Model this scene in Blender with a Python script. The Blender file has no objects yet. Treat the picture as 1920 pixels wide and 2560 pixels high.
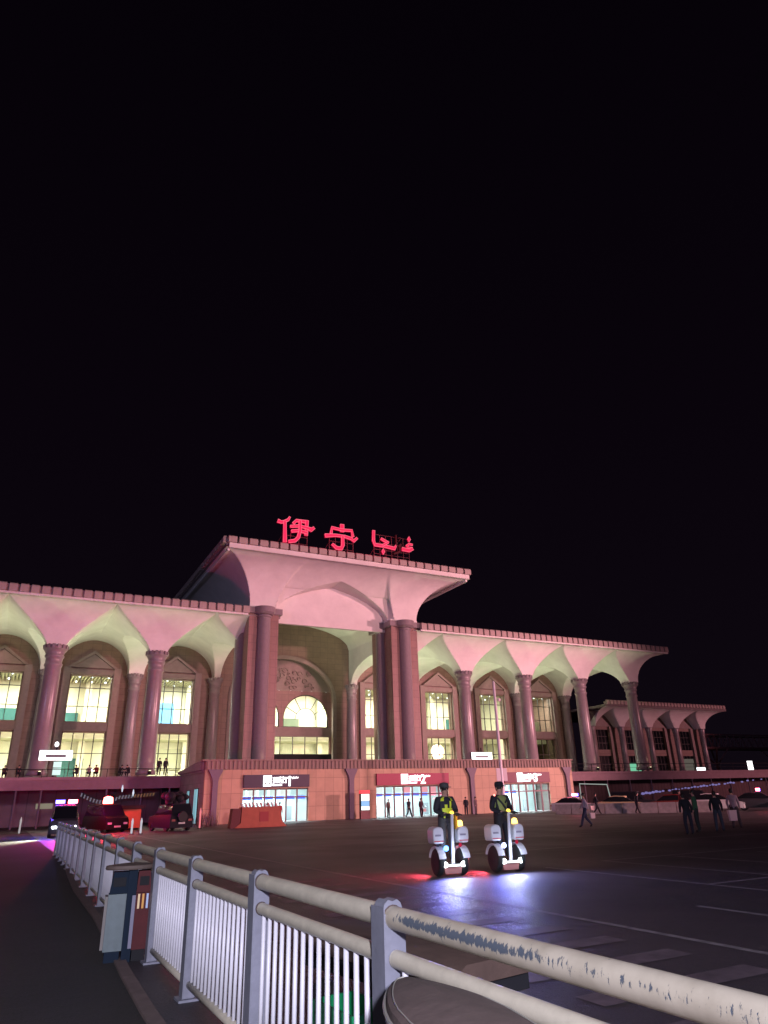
import bpy, bmesh, math, random
from math import sin, cos, pi, radians, sqrt, atan2
from mathutils import Vector, Matrix
random.seed(7)
S = bpy.context.scene
COL = S.collection

# ------------------------------------------------------------------ camera
F_PX, PITCH, ROLL, HEAD = 1715.1, .3969, -.0287, .4845
CAM = Vector((0, 0, 1.7))
fh = Vector((sin(HEAD), cos(HEAD), 0)); r0 = Vector((cos(HEAD), -sin(HEAD), 0))
f0 = fh * cos(PITCH) + Vector((0, 0, sin(PITCH))); u0 = -fh * sin(PITCH) + Vector((0, 0, cos(PITCH)))
rx = r0 * cos(ROLL) + u0 * sin(ROLL); ux = -r0 * sin(ROLL) + u0 * cos(ROLL)
cd = bpy.data.cameras.new('camera'); cam = bpy.data.objects.new('camera', cd); COL.objects.link(cam)
cam.matrix_world = Matrix(((rx.x, ux.x, -f0.x, CAM.x), (rx.y, ux.y, -f0.y, CAM.y), (rx.z, ux.z, -f0.z, CAM.z), (0, 0, 0, 1)))
cd.sensor_fit = 'VERTICAL'; cd.sensor_height = 36; cd.lens = 36 * F_PX / 2560; cd.clip_start = .05; cd.clip_end = 3000
S.camera = cam

# ------------------------------------------------------------------ night sky, exposure
W = bpy.data.worlds.new('World'); S.world = W; W.use_nodes = True
wn = W.node_tree; wn.nodes.clear()
wo = wn.nodes.new('ShaderNodeOutputWorld'); bg = wn.nodes.new('ShaderNodeBackground')
wn.links.new(bg.outputs[0], wo.inputs[0])
tc = wn.nodes.new('ShaderNodeTexCoord'); sx = wn.nodes.new('ShaderNodeSeparateXYZ'); wn.links.new(tc.outputs['Generated'], sx.inputs[0])
rp = wn.nodes.new('ShaderNodeValToRGB'); wn.links.new(sx.outputs['Z'], rp.inputs[0]); wn.links.new(rp.outputs[0], bg.inputs[0])
cr = rp.color_ramp; cr.elements[0].position = 0; cr.elements[0].color = (.0042, .0026, .0050, 1)
cr.elements[1].position = .95; cr.elements[1].color = (.0014, .0006, .0020, 1)
e = cr.elements.new(.45); e.color = (.0028, .0013, .0034, 1)
bg.inputs[1].default_value = 1.0
S.view_settings.view_transform = 'Standard'; S.view_settings.look = 'None'; S.view_settings.exposure = 0; S.view_settings.gamma = 1
S.cycles.max_bounces = 5; S.cycles.diffuse_bounces = 2; S.cycles.glossy_bounces = 2; S.cycles.transmission_bounces = 4
S.cycles.transparent_max_bounces = 8; S.cycles.volume_bounces = 0
S.cycles.sample_clamp_indirect = 3.0
S.cycles.use_denoising = True

# ------------------------------------------------------------------ floodlights and added fill lights of the square and the station
def light(kind, name, loc, target, power, col, size=1.0, size2=None, angle=60, blend=.6):
    ld = bpy.data.lights.new(name, kind); ld.energy = power; ld.color = col
    if kind == 'AREA':
        ld.shape = 'RECTANGLE'; ld.size = size; ld.size_y = size2 or size
    elif kind == 'SPOT':
        ld.spot_size = radians(angle); ld.spot_blend = blend; ld.shadow_soft_size = size
    else: ld.shadow_soft_size = size
    o = bpy.data.objects.new(name, ld); COL.objects.link(o); o.location = loc
    d = Vector(target) - Vector(loc); o.rotation_euler = d.to_track_quat('-Z', 'Y').to_euler()
    return o
PINK = (1.0, .43, .49); GREEN = (.90, 1.0, .60); WARM = (1.0, .72, .42)
# unseen rose floodlights added right of and behind the photographer, aimed at the station
light('SPOT', 'unseen_rose_flood', (118, 2, 15), (30, 76, 19), 380000, PINK, 2.0, angle=56, blend=.7)
light('SPOT', 'unseen_rose_flood', (62, -24, 15), (38, 76, 22), 195000, (1, .46, .48), 2.0, angle=58, blend=.8)
light('SPOT', 'lavender_fill_light', (-46, -6, 12), (24, 78, 16), 38000, (.62, .55, 1.0), 2.0, angle=58, blend=.8)  # unseen cool fill added for the left-facing sides
light('SPOT', 'unseen_rose_flood', (150, 14, 10), (103, 90, 12), 110000, (1, .38, .44), 2.0, angle=34, blend=.8)  # extra unseen spot added to brighten the side wing
# green white uplights at the deck between the column rows
for x in (-13, -2.7, 7.8, 18.2, 49.2, 59.6, 70, 80.4):
    light('SPOT', 'deck_uplight', (x, 84.5, 5.1), (x - .8, 86.5, 20), 4700, GREEN, .2, angle=88, blend=.8)
light('SPOT', 'deck_uplight', (30, 84, 5.1), (33, 90, 24), 2600, GREEN, .2, angle=84, blend=.8)
light('SPOT', 'deck_uplight', (38, 84, 5.1), (43, 88, 22), 4200, GREEN, .2, angle=84, blend=.8)
# cool street lamp behind the photographer, then an unseen violet fill
light('SPOT', 'street_and_fill_light', (-2.6, -7.5, 4.2), (2.2, 8, .6), 12500, (.86, .84, 1.0), .25, angle=80, blend=.9)
light('SPOT', 'street_and_fill_light', (20, -14, 11), (16, 30, 0), 4200, (.74, .56, 1.0), .3, angle=120, blend=.9)  # added fill from behind, brightens the barrier and cars

# ------------------------------------------------------------------ materials
MATS = {}
def mat(name, col, rough=.6, metal=0, noise=0, nscale=3, bump=0, emit=None, estr=0, alpha=None, brick=None, spec=.5):
    if name in MATS: return MATS[name]
    m = bpy.data.materials.new(name); m.use_nodes = True; nt = m.node_tree; b = nt.nodes['Principled BSDF']
    b.inputs['Base Color'].default_value = (*col, 1); b.inputs['Roughness'].default_value = rough; b.inputs['Metallic'].default_value = metal
    b.inputs['Specular IOR Level'].default_value = spec
    last = None
    if noise or bump or brick:
        t = nt.nodes.new('ShaderNodeTexCoord'); n = nt.nodes.new('ShaderNodeTexNoise'); n.inputs['Scale'].default_value = nscale
        n.inputs['Detail'].default_value = 6; n.inputs['Roughness'].default_value = .65; nt.links.new(t.outputs['Object'], n.inputs['Vector'])
        if noise:
            mp = nt.nodes.new('ShaderNodeMapRange'); mp.inputs[1].default_value = .3; mp.inputs[2].default_value = .7
            mp.inputs[3].default_value = 1 - noise; mp.inputs[4].default_value = 1 + noise * .6
            nt.links.new(n.outputs['Fac'], mp.inputs[0])
            mx = nt.nodes.new('ShaderNodeVectorMath'); mx.operation = 'SCALE'; mx.inputs[0].default_value = col
            nt.links.new(mp.outputs[0], mx.inputs['Scale']); last = mx.outputs[0]
        if brick:
            bw, bh, vert = brick
            sp = nt.nodes.new('ShaderNodeSeparateXYZ'); nt.links.new(t.outputs['Object'], sp.inputs[0])
            ad = nt.nodes.new('ShaderNodeMath'); ad.operation = 'ADD'; nt.links.new(sp.outputs['X'], ad.inputs[0]); nt.links.new(sp.outputs['Y'], ad.inputs[1])
            cb = nt.nodes.new('ShaderNodeCombineXYZ'); nt.links.new(ad.outputs[0], cb.inputs[0]); nt.links.new(sp.outputs['Z' if vert else 'Y'], cb.inputs[1])
            if not vert: nt.links.new(sp.outputs['X'], cb.inputs[0])
            br = nt.nodes.new('ShaderNodeTexBrick'); br.inputs['Scale'].default_value = 1; br.inputs['Brick Width'].default_value = bw; br.inputs['Row Height'].default_value = bh
            br.inputs['Mortar Size'].default_value = .015 * max(bw, bh); br.offset = 0 if vert else .5
            br.inputs['Color1'].default_value = (1, 1, 1, 1); br.inputs['Color2'].default_value = (.86, .86, .86, 1); br.inputs['Mortar'].default_value = (.55, .55, .55, 1)
            nt.links.new(cb.outputs[0], br.inputs['Vector'])
            mm = nt.nodes.new('ShaderNodeVectorMath'); mm.operation = 'MULTIPLY'; nt.links.new(br.outputs['Color'], mm.inputs[0])
            if last: nt.links.new(last, mm.inputs[1])
            else: mm.inputs[1].default_value = col
            last = mm.outputs[0]
        if last: nt.links.new(last, b.inputs['Base Color'])
        if bump:
            bp = nt.nodes.new('ShaderNodeBump'); bp.inputs['Strength'].default_value = bump; bp.inputs['Distance'].default_value = .02
            nt.links.new(n.outputs['Fac'], bp.inputs['Height']); nt.links.new(bp.outputs[0], b.inputs['Normal'])
    if emit: b.inputs['Emission Color'].default_value = (*emit, 1); b.inputs['Emission Strength'].default_value = estr
    MATS[name] = m; return m

M_plaster = mat('white_render', (.74, .73, .70), .7, noise=.11, nscale=.45)
M_stone = mat('red_brown_stone', (.27, .175, .14), .55, noise=.12, nscale=1.5, bump=.2, brick=(1.2, .8, True))
M_frame = mat('pale_stone_frame', (.27, .21, .19), .55, noise=.12, nscale=2)
M_pier = mat('pier_granite', (.29, .17, .15), .45, noise=.1, nscale=2, brick=(1.0, .9, True))
M_column = mat('polished_column', (.27, .23, .245), .28, noise=.1, nscale=3)
M_block = mat('eave_block', (.42, .35, .32), .7, noise=.12, nscale=2)
M_annex = mat('salmon_stone', (.50, .35, .23), .6, noise=.1, nscale=1.2, bump=.1, brick=(.95, 1.3, True))
M_annexside = mat('grey_render', (.30, .26, .25), .8, noise=.12, nscale=1.2, brick=(1.2, .9, True))
M_rib = mat('parapet_render', (.27, .20, .17), .7, noise=.12, nscale=2)
M_pilaster = mat('pilaster_grey', (.16, .13, .17), .6, noise=.1, nscale=2)
M_dark = mat('dark_metal', (.018, .018, .022), .7, spec=.12)
M_mull = mat('window_mullion', (.035, .035, .03), .5)
M_roof = mat('roof_sheet', (.2, .17, .17), .8, noise=.1)
M_cream = mat('cream_interior', (.72, .70, .52), .8, noise=.08, nscale=.8)
M_cream2 = mat('cream_interior_panel', (.50, .50, .36), .8, noise=.1, nscale=.5)
M_slat = mat('ceiling_slat', (.62, .60, .42), .7)
M_teal = mat('teal_glazing', (.05, .14, .14), .2)
M_deckedge = mat('deck_concrete', (.30, .20, .23), .75, noise=.15, nscale=1.0)
M_under = mat('underpass_wall', (.14, .10, .13), .5, noise=.3, nscale=.4, brick=(1.4, 3.6, True))
M_rwall = mat('ramp_wall_panels', (.12, .078, .085), .8, noise=.2, nscale=.7, brick=(.7, 3.6, True))
M_white = mat('white_paint', (.68, .66, .65), .4, noise=.14, nscale=9, bump=.12)
M_galv = mat('grey_post_paint', (.20, .205, .26), .45, noise=.16, nscale=9, bump=.15)
M_skin = mat('skin', (.46, .27, .21), .55)
M_hair = mat('black_hair', (.012, .01, .01), .5)
M_glass = mat('dark_glass', (.012, .014, .018), .08)
M_tyre = mat('tyre_rubber', (.02, .02, .021), .75, noise=.2, nscale=20)
M_chrome = mat('chrome', (.5, .5, .52), .2, 1)
def emis(name, col, s): return mat(name, (.02, .02, .02), .6, emit=col, estr=s)
E_white = emis('lit_white', (.92, .97, 1.0), 3.0)
E_sign = emis('lit_sign_white', (1, .98, .98), 2.6)
E_red = emis('lit_red', (1, .02, .05), 6)
E_blue = emis('lit_blue', (.10, .14, 1), 8)
E_amber = emis('lit_amber', (1, .50, .05), 6)
E_warm = emis('lit_warm', (1, .93, .55), 2.5)

def peeled():
    m = bpy.data.materials.new('peeling_white_paint'); m.use_nodes = True; nt = m.node_tree; b = nt.nodes['Principled BSDF']
    t = nt.nodes.new('ShaderNodeTexCoord')
    mp = nt.nodes.new('ShaderNodeMapping'); mp.inputs['Scale'].default_value = (1, .6, 2.2); nt.links.new(t.outputs['Object'], mp.inputs[0])
    n = nt.nodes.new('ShaderNodeTexNoise'); n.inputs['Scale'].default_value = 19; n.inputs['Detail'].default_value = 9; n.inputs['Roughness'].default_value = .72
    mp2 = nt.nodes.new('ShaderNodeMapping'); mp2.inputs['Scale'].default_value = (1, 2.6, .9); mp2.inputs['Rotation'].default_value = (.5, 0, 0); nt.links.new(t.outputs['Object'], mp2.inputs[0])
    nt.links.new(mp2.outputs[0], n.inputs['Vector'])
    sp = nt.nodes.new('ShaderNodeSeparateXYZ'); nt.links.new(t.outputs['Object'], sp.inputs[0])
    # a worn strip along the side of the rail, strongest near its far end
    zb = nt.nodes.new('ShaderNodeMapRange'); zb.interpolation_type = 'SMOOTHSTEP'
    zd = nt.nodes.new('ShaderNodeMath'); zd.operation = 'ADD'; zd.inputs[1].default_value = -.012
    nt.links.new(sp.outputs['Z'], zd.inputs[0])
    za = nt.nodes.new('ShaderNodeMath'); za.operation = 'ABSOLUTE'; nt.links.new(zd.outputs[0], za.inputs[0])
    nt.links.new(za.outputs[0], zb.inputs[0]); zb.inputs[1].default_value = 0.0; zb.inputs[2].default_value = .036; zb.inputs[3].default_value = .30; zb.inputs[4].default_value = 0
    yb = nt.nodes.new('ShaderNodeMapRange'); nt.links.new(sp.outputs['Y'], yb.inputs[0]); yb.inputs[1].default_value = .03; yb.inputs[2].default_value = .22; yb.inputs[3].default_value = 0; yb.inputs[4].default_value = 1
    yc = nt.nodes.new('ShaderNodeMapRange'); nt.links.new(sp.outputs['Y'], yc.inputs[0]); yc.inputs[1].default_value = .85; yc.inputs[2].default_value = 1.35; yc.inputs[3].default_value = 1; yc.inputs[4].default_value = .38
    my = nt.nodes.new('ShaderNodeMath'); my.operation = 'MULTIPLY'; nt.links.new(yb.outputs[0], my.inputs[0]); nt.links.new(yc.outputs[0], my.inputs[1])
    mu = nt.nodes.new('ShaderNodeMath'); mu.operation = 'MULTIPLY'; nt.links.new(zb.outputs[0], mu.inputs[0]); nt.links.new(my.outputs[0], mu.inputs[1])
    ad = nt.nodes.new('ShaderNodeMath'); ad.operation = 'ADD'; nt.links.new(mu.outputs[0], ad.inputs[0]); nt.links.new(n.outputs['Fac'], ad.inputs[1])
    gt = nt.nodes.new('ShaderNodeMapRange'); nt.links.new(ad.outputs[0], gt.inputs[0]); gt.inputs[1].default_value = .655; gt.inputs[2].default_value = .675
    n2 = nt.nodes.new('ShaderNodeTexNoise'); n2.inputs['Scale'].default_value = 6; n2.inputs['Detail'].default_value = 5; nt.links.new(t.outputs['Object'], n2.inputs['Vector'])
    cr2 = nt.nodes.new('ShaderNodeValToRGB'); nt.links.new(n2.outputs['Fac'], cr2.inputs[0])
    cr2.color_ramp.elements[0].position = .3; cr2.color_ramp.elements[0].color = (.38, .33, .26, 1); cr2.color_ramp.elements[1].position = .62; cr2.color_ramp.elements[1].color = (.54, .48, .39, 1)
    mx = nt.nodes.new('ShaderNodeMix'); mx.data_type = 'RGBA'; nt.links.new(gt.outputs[0], mx.inputs[0]); nt.links.new(cr2.outputs[0], mx.inputs[6]); mx.inputs[7].default_value = (.10, .12, .155, 1)
    nt.links.new(mx.outputs[2], b.inputs['Base Color']); b.inputs['Roughness'].default_value = .45
    bp = nt.nodes.new('ShaderNodeBump'); bp.inputs['Strength'].default_value = .5; bp.inputs['Distance'].default_value = .003; bp.invert = True
    nt.links.new(gt.outputs[0], bp.inputs['Height']); nt.links.new(bp.outputs[0], b.inputs['Normal'])
    MATS['peeled'] = m; return m
M_peel = peeled()

def asphalt(name, base, rough, glossy):
    m = bpy.data.materials.new(name); m.use_nodes = True; nt = m.node_tree; b = nt.nodes['Principled BSDF']
    t = nt.nodes.new('ShaderNodeTexCoord')
    n = nt.nodes.new('ShaderNodeTexNoise'); n.inputs['Scale'].default_value = 45; n.inputs['Detail'].default_value = 5; nt.links.new(t.outputs['Object'], n.inputs['Vector'])
    n2 = nt.nodes.new('ShaderNodeTexNoise'); n2.inputs['Scale'].default_value = .25; n2.inputs['Detail'].default_value = 6; nt.links.new(t.outputs['Object'], n2.inputs['Vector'])
    cr2 = nt.nodes.new('ShaderNodeValToRGB'); cr2.color_ramp.elements[0].position = .3; cr2.color_ramp.elements[1].position = .7
    cr2.color_ramp.elements[0].color = (*[c * .7 for c in base], 1); cr2.color_ramp.elements[1].color = (*[c * 1.25 for c in base], 1)
    nt.links.new(n2.outputs['Fac'], cr2.inputs[0])
    mp = nt.nodes.new('ShaderNodeMapRange'); mp.inputs[1].default_value = .3; mp.inputs[2].default_value = .7; mp.inputs[3].default_value = .65; mp.inputs[4].default_value = 1.35
    nt.links.new(n.outputs['Fac'], mp.inputs[0])
    sc = nt.nodes.new('ShaderNodeVectorMath'); sc.operation = 'SCALE'; nt.links.new(cr2.outputs[0], sc.inputs[0]); nt.links.new(mp.outputs[0], sc.inputs['Scale'])
    nt.links.new(sc.outputs[0], b.inputs['Base Color'])
    rr = nt.nodes.new('ShaderNodeMapRange'); nt.links.new(n2.outputs['Fac'], rr.inputs[0]); rr.inputs[1].default_value = .3; rr.inputs[2].default_value = .7; rr.inputs[3].default_value = rough; rr.inputs[4].default_value = rough - glossy
    nt.links.new(rr.outputs[0], b.inputs['Roughness'])
    bp = nt.nodes.new('ShaderNodeBump'); bp.inputs['Strength'].default_value = .35; bp.inputs['Distance'].default_value = .008
    n3 = nt.nodes.new('ShaderNodeTexNoise'); n3.inputs['Scale'].default_value = 5; n3.inputs['Detail'].default_value = 8; n3.inputs['Roughness'].default_value = .8; nt.links.new(t.outputs['Object'], n3.inputs['Vector'])
    b3 = nt.nodes.new('ShaderNodeBump'); b3.inputs['Strength'].default_value = .55; b3.inputs['Distance'].default_value = .05; nt.links.new(n3.outputs['Fac'], b3.inputs['Height'])
    nt.links.new(n.outputs['Fac'], bp.inputs['Height']); nt.links.new(b3.outputs[0], bp.inputs['Normal']); nt.links.new(bp.outputs[0], b.inputs['Normal'])
    return m
M_plaza = asphalt('plaza_asphalt', (.052, .044, .052), .60, .16)
M_walk = asphalt('walkway_asphalt', (.030, .025, .027), .85, .02)

# ------------------------------------------------------------------ mesh helpers
class MB:
    def __init__(s): s.v = []; s.f = []; s.mi = []; s.sm = []
    def add(s, vs, fs, mi=0, sm=False):
        o = len(s.v); s.v += [tuple(v) for v in vs]; s.f += [tuple(i + o for i in f) for f in fs]; s.mi += [mi] * len(fs); s.sm += [sm] * len(fs); return s
    def box(s, x0, x1, y0, y1, z0, z1, mi=0):
        return s.add([(x0, y0, z0), (x1, y0, z0), (x1, y1, z0), (x0, y1, z0), (x0, y0, z1), (x1, y0, z1), (x1, y1, z1), (x0, y1, z1)],
                     [(0, 3, 2, 1), (4, 5, 6, 7), (0, 1, 5, 4), (1, 2, 6, 5), (2, 3, 7, 6), (3, 0, 4, 7)], mi)
    def lathe(s, prof, c=(0, 0), n=20, mi=0, a0=0, a1=2 * pi, sm=True, axis='z', cz=0):
        full = abs(a1 - a0 - 2 * pi) < 1e-6; m = n if full else n + 1; vs = []
        for (r, z) in prof:
            for i in range(m):
                a = a0 + (a1 - a0) * i / n; x, y = r * cos(a), r * sin(a)
                if axis == 'z': vs.append((c[0] + x, c[1] + y, cz + z))
                elif axis == 'x': vs.append((c[0] + z, c[1] + x, cz + y))
                else: vs.append((c[0] + x, c[1] + z, cz + y))
        fs = []
        for k in range(len(prof) - 1):
            for i in range(n):
                j = (i + 1) % m
                fs.append((k * m + i, k * m + j, (k + 1) * m + j, (k + 1) * m + i))
        if full:
            fs.append(tuple(range(m - 1, -1, -1))); fs.append(tuple((len(prof) - 1) * m + i for i in range(m)))
        return s.add(vs, fs, mi, sm)
    def tube(s, pts, r, n=8, mi=0, sm=True, caps=True):
        pts = [Vector(p) for p in pts]; vs = []; rs = r if isinstance(r, (list, tuple)) else [r] * len(pts)
        for k, p in enumerate(pts):
            d = (pts[min(k + 1, len(pts) - 1)] - pts[max(k - 1, 0)]).normalized()
            u = d.cross(Vector((0, 0, 1)))
            if u.length < 1e-3: u = Vector((1, 0, 0))
            u.normalize(); w = u.cross(d)
            for i in range(n):
                a = 2 * pi * i / n; vs.append(p + u * cos(a) * rs[k] + w * sin(a) * rs[k])
        fs = [(k * n + i, k * n + (i + 1) % n, (k + 1) * n + (i + 1) % n, (k + 1) * n + i) for k in range(len(pts) - 1) for i in range(n)]
        if caps: fs += [tuple(range(n - 1, -1, -1)), tuple((len(pts) - 1) * n + i for i in range(n))]
        return s.add(vs, fs, mi, sm)
    def prism(s, poly, y0, y1, mi=0, axis='y'):  # poly in (x,z) pushed along y, or (y,z) along x
        n = len(poly)
        if axis == 'y': vs = [(x, y0, z) for x, z in poly] + [(x, y1, z) for x, z in poly]
        elif axis == 'x': vs = [(y0, x, z) for x, z in poly] + [(y1, x, z) for x, z in poly]
        else: vs = [(x, z, y0) for x, z in poly] + [(x, z, y1) for x, z in poly]
        return s.add(vs, [tuple(range(n)), tuple(range(2 * n - 1, n - 1, -1))] + [(i, i + n, (i + 1) % n + n, (i + 1) % n) for i in range(n)], mi)
    def sphere(s, c, r, n=10, mi=0, sq=(1, 1, 1)):
        prof = [(max(1e-4, sin(pi * k / (n // 2 + 2)) * r), -cos(pi * k / (n // 2 + 2)) * r) for k in range(n // 2 + 3)]
        b = len(s.v); s.lathe(prof, (0, 0), n, mi)
        for i in range(b, len(s.v)): x, y, z = s.v[i]; s.v[i] = (c[0] + x * sq[0], c[1] + y * sq[1], c[2] + z * sq[2])
        return s
    def xf(s, m, start=0):
        for i in range(start, len(s.v)): s.v[i] = tuple(m @ Vector(s.v[i]))
        return s
    def mesh(s, name, mats):
        me = bpy.data.meshes.new(name); me.from_pydata(s.v, [], s.f)
        for m in (mats if isinstance(mats, (list, tuple)) else [mats]): me.materials.append(m)
        me.polygons.foreach_set('material_index', s.mi); me.polygons.foreach_set('use_smooth', s.sm)
        bm = bmesh.new(); bm.from_mesh(me); bmesh.ops.recalc_face_normals(bm, faces=bm.faces); bm.to_mesh(me); bm.free()
        return me
    def build(s, name, mats, parent=None, loc=(0, 0, 0), rot=(0, 0, 0)):
        me = s.mesh(name, mats)
        if any(s.sm) and not all(s.sm) or any(s.sm): me.set_sharp_from_angle(angle=radians(40))
        return link(name, me, parent, loc, rot)
def link(name, me, parent=None, loc=(0, 0, 0), rot=(0, 0, 0)):
    o = bpy.data.objects.new(name, me); COL.objects.link(o); o.location = loc; o.rotation_euler = rot
    if parent: o.parent = parent
    return o
def thing(name, label, cat, loc=(0, 0, 0), rot=0, group=None):
    o = bpy.data.objects.new(name, None); COL.objects.link(o); o.location = loc; o.rotation_euler = (0, 0, rot); o.empty_display_size = .2
    o['label'] = label; o['category'] = cat
    if group: o['group'] = group
    return o
def tag(o, label, cat, group=None):
    o['label'] = label; o['category'] = cat
    if group: o['group'] = group
    return o
def struct(o): o['kind'] = 'structure'; return o
def copy_tree(o, parent=None):
    c = o.copy(); COL.objects.link(c); c.parent = parent
    for ch in list(o.children): copy_tree(ch, c)
    return c

# ------------------------------------------------------------------ ground
g = struct(MB().add([(-400, -200, 0), (700, -200, 0), (700, 900, 0), (-400, 900, 0)], [(0, 1, 2, 3)]).build('ground', M_plaza))
curb_pts = [(1.22, -4), (1.34, 5), (1.38, 7.6), (1.43, 9.2), (1.56, 12), (1.64, 14), (1.70, 18.5), (1.85, 22), (2.1, 27), (2.2, 34)]
wk = [(-60, -20), (1.2, -20)] + [(x + .05, y) for x, y in curb_pts] + [(2.25, 78), (-60, 78)]
struct(MB().add([(x, y, .004) for x, y in wk], [tuple(range(len(wk)))]).build('walkway', M_walk))
mb = MB()
for (a, b) in zip(curb_pts[:-1], curb_pts[1:]):
    mb.add([(a[0], a[1], 0), (a[0] + .13, a[1], 0), (b[0] + .13, b[1], 0), (b[0], b[1], 0), (a[0], a[1], .03), (a[0] + .13, a[1], .03), (b[0] + .13, b[1], .03), (b[0], b[1], .03)],
           [(4, 5, 6, 7), (0, 4, 7, 3), (1, 2, 6, 5), (0, 1, 5, 4)])
struct(mb.build('kerb', mat('kerb_stone', (.15, .105, .10), .8, noise=.25, nscale=6, bump=.3)))
M_line = mat('worn_road_paint', (.27, .24, .25), .6, noise=.5, nscale=5)
M_zebra = mat('worn_zebra_paint', (.15, .115, .135), .55, noise=.5, nscale=3)
mk = thing('road_markings', 'worn painted parking lines and zebra crossing on the dark square', 'road marking')
def line(x0, x1, y0, y1, m=M_line, name='painted_line'): MB().add([(x0, y0, .004), (x1, y0, .004), (x1, y1, .004), (x0, y1, .004)], [(0, 1, 2, 3)]).build(name, m, mk)
line(7.80, 7.92, 2, 60); line(12.5, 12.62, 2, 15.6); line(10.08, 10.2, 2, 8.9); line(14.78, 14.9, 3, 16)
line(17.2, 17.32, 4, 15.6); line(19.9, 20.02, 4, 15); line(12.62, 30, 10.62, 10.74); line(14.9, 34, 15.9, 16.02); line(12.62, 34, 20.7, 20.84); line(14, 44, 27, 27.15)
for k in range(16): line(4.9, 7.2, 1.44 + k * 1.01, 1.82 + k * 1.01, M_zebra, 'zebra_stripe')

# ------------------------------------------------------------------ station building
VE, VC, VB, VW = 76.6, 80.85, 96.5, 97.0
ZD, ZC, ZE, ZT = 4.8, 17.74, 22.15, 23.04
LEFT = [-28.9, -18.42, -7.94, 2.54, 13.02]
RIGHT = [54.3, 64.78, 75.26, 85.73]
PL, PR = (22.4, 26.0), (41.2, 45.0)            # pier spans of the portal
PV0, PV1 = 77.2, 82.8
bld = thing('station_building', 'long railway station with flared white vaulted canopy, stone columns and tall lit windows', 'station', (34, VW, 0))
bld_off = Vector((34, VW, 0))
def B(mb_, name, m, parent=None):
    o = mb_.build(name, m, bld if parent is None else parent)
    if parent is None: o.location = -bld_off
    return o

def arch(x, w, h, k=.78):
    t = min(1, max(0, x / w))
    if k < 0: return h * t ** -k
    n = sqrt(1 - (1 - k) ** 2)
    return h * sqrt(max(0, 1 - (1 - k * t) ** 2)) / n
def prof_u(u, cols, lflare, rflare, K=.5):
    rc = .95
    for c in cols:
        if abs(u - c) <= rc: return 0
    if u < cols[0]:
        return lflare(cols[0] - rc - u) if lflare else arch(min(cols[0] - rc - u, 4.3), 4.3, 4.3, K)
    if u > cols[-1]:
        return rflare(u - cols[-1] - rc) if rflare else arch(min(u - cols[-1] - rc, 4.3), 4.3, 4.3, K)
    for a, b in zip(cols[:-1], cols[1:]):
        if a < u < b:
            w = (b - a) / 2 - rc; d = min(u - a, b - u) - rc
            return arch(d, w, 4.3, K)
    return 0
def flare(d, wd, h): t = min(1, d / wd); return h * sqrt(max(0, 1 - (1 - t) ** 2))
def prof_v(v):
    if v < VC - .95: return flare(VC - .95 - v, VC - .95 - VE - .25, ZE - .1 - ZC)
    if v <= VC + .95 or v >= VB - .95: return 0
    w = (VB - VC) / 2 - .95; d = min(v - VC, VB - v) - .95
    return arch(d, w, 3.15, .85)
def canopy(u0_, u1_, v1, cols, lf, rf, name, kb=.8, step=.16):
    us = []; n = int((u1_ - u0_) / step); us = [u0_ + (u1_ - u0_) * i / n for i in range(n + 1)]
    nv = int((v1 - VE - .25) / step); vs_ = [VE + .25 + (v1 - VE - .25) * i / nv for i in range(nv + 1)]
    # denser rows where the flare is steep
    vs_ = sorted(set(vs_ + [VC - .95 - .02 * k * k for k in range(7)] + [VC + .95 + .02 * k * k for k in range(7)] + [VB - .95 - .02 * k * k for k in range(7)]))
    ex = []
    for c in cols: ex += [c - .95 - .02 * k * k for k in range(7)] + [c + .95 + .02 * k * k for k in range(7)]
    for a, b in zip(cols[:-1], cols[1:]): ex.append((a + b) / 2)
    us = sorted(set(us + [x for x in ex if u0_ < x < u1_]))
    Bv = [prof_v(v) for v in vs_]; AK = []
    P0 = [prof_u(u, cols, lf, rf, -.74) for u in us]; P1 = [prof_u(u, cols, lf, rf, kb) for u in us]
    for q in range(9):
        AK.append([(1 - q / 8) * a_ + q / 8 * b_ for a_, b_ in zip(P0, P1)])
    V = []
    for v, b in zip(vs_, Bv):
        t = max(0, min(7.999, (v - VC + 1) / (VB - VC) * 8)); q = int(t); fr = t - q
        for i, u in enumerate(us): V.append((u, v, ZC + max(AK[q][i] * (1 - fr) + AK[q + 1][i] * fr, b)))
    nu = len(us)
    Fs = [(j * nu + i, j * nu + i + 1, (j + 1) * nu + i + 1, (j + 1) * nu + i) for j in range(len(vs_) - 1) for i in range(nu - 1)]
    m = MB(); m.add(V, Fs, 0, True)
    me = bpy.data.meshes.new(name); me.from_pydata(V, [], Fs); me.materials.append(M_plaster)
    me.polygons.foreach_set('use_smooth', [True] * len(Fs)); me.set_sharp_from_angle(angle=radians(16))
    o = link(name, me, bld, -bld_off)
    return o
canopy(-24, 23.65, VB + .6, LEFT + [24.2], None, None, 'canopy_soffit', .97)
canopy(44.36, 90.75, VB + .6, [43.9] + RIGHT, None, lambda d: flare(d, 4.0, ZE - .1 - ZC), 'canopy_soffit', .66)
# roof slabs with fascia
for (a, b) in ((-24, PL[0] - .3), (PR[1] + .3, 90.75)):
    B(MB().box(a, b, VE + .2, VB + 9, ZE - .1, ZE + .5), 'roof_slab', M_roof)
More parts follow.
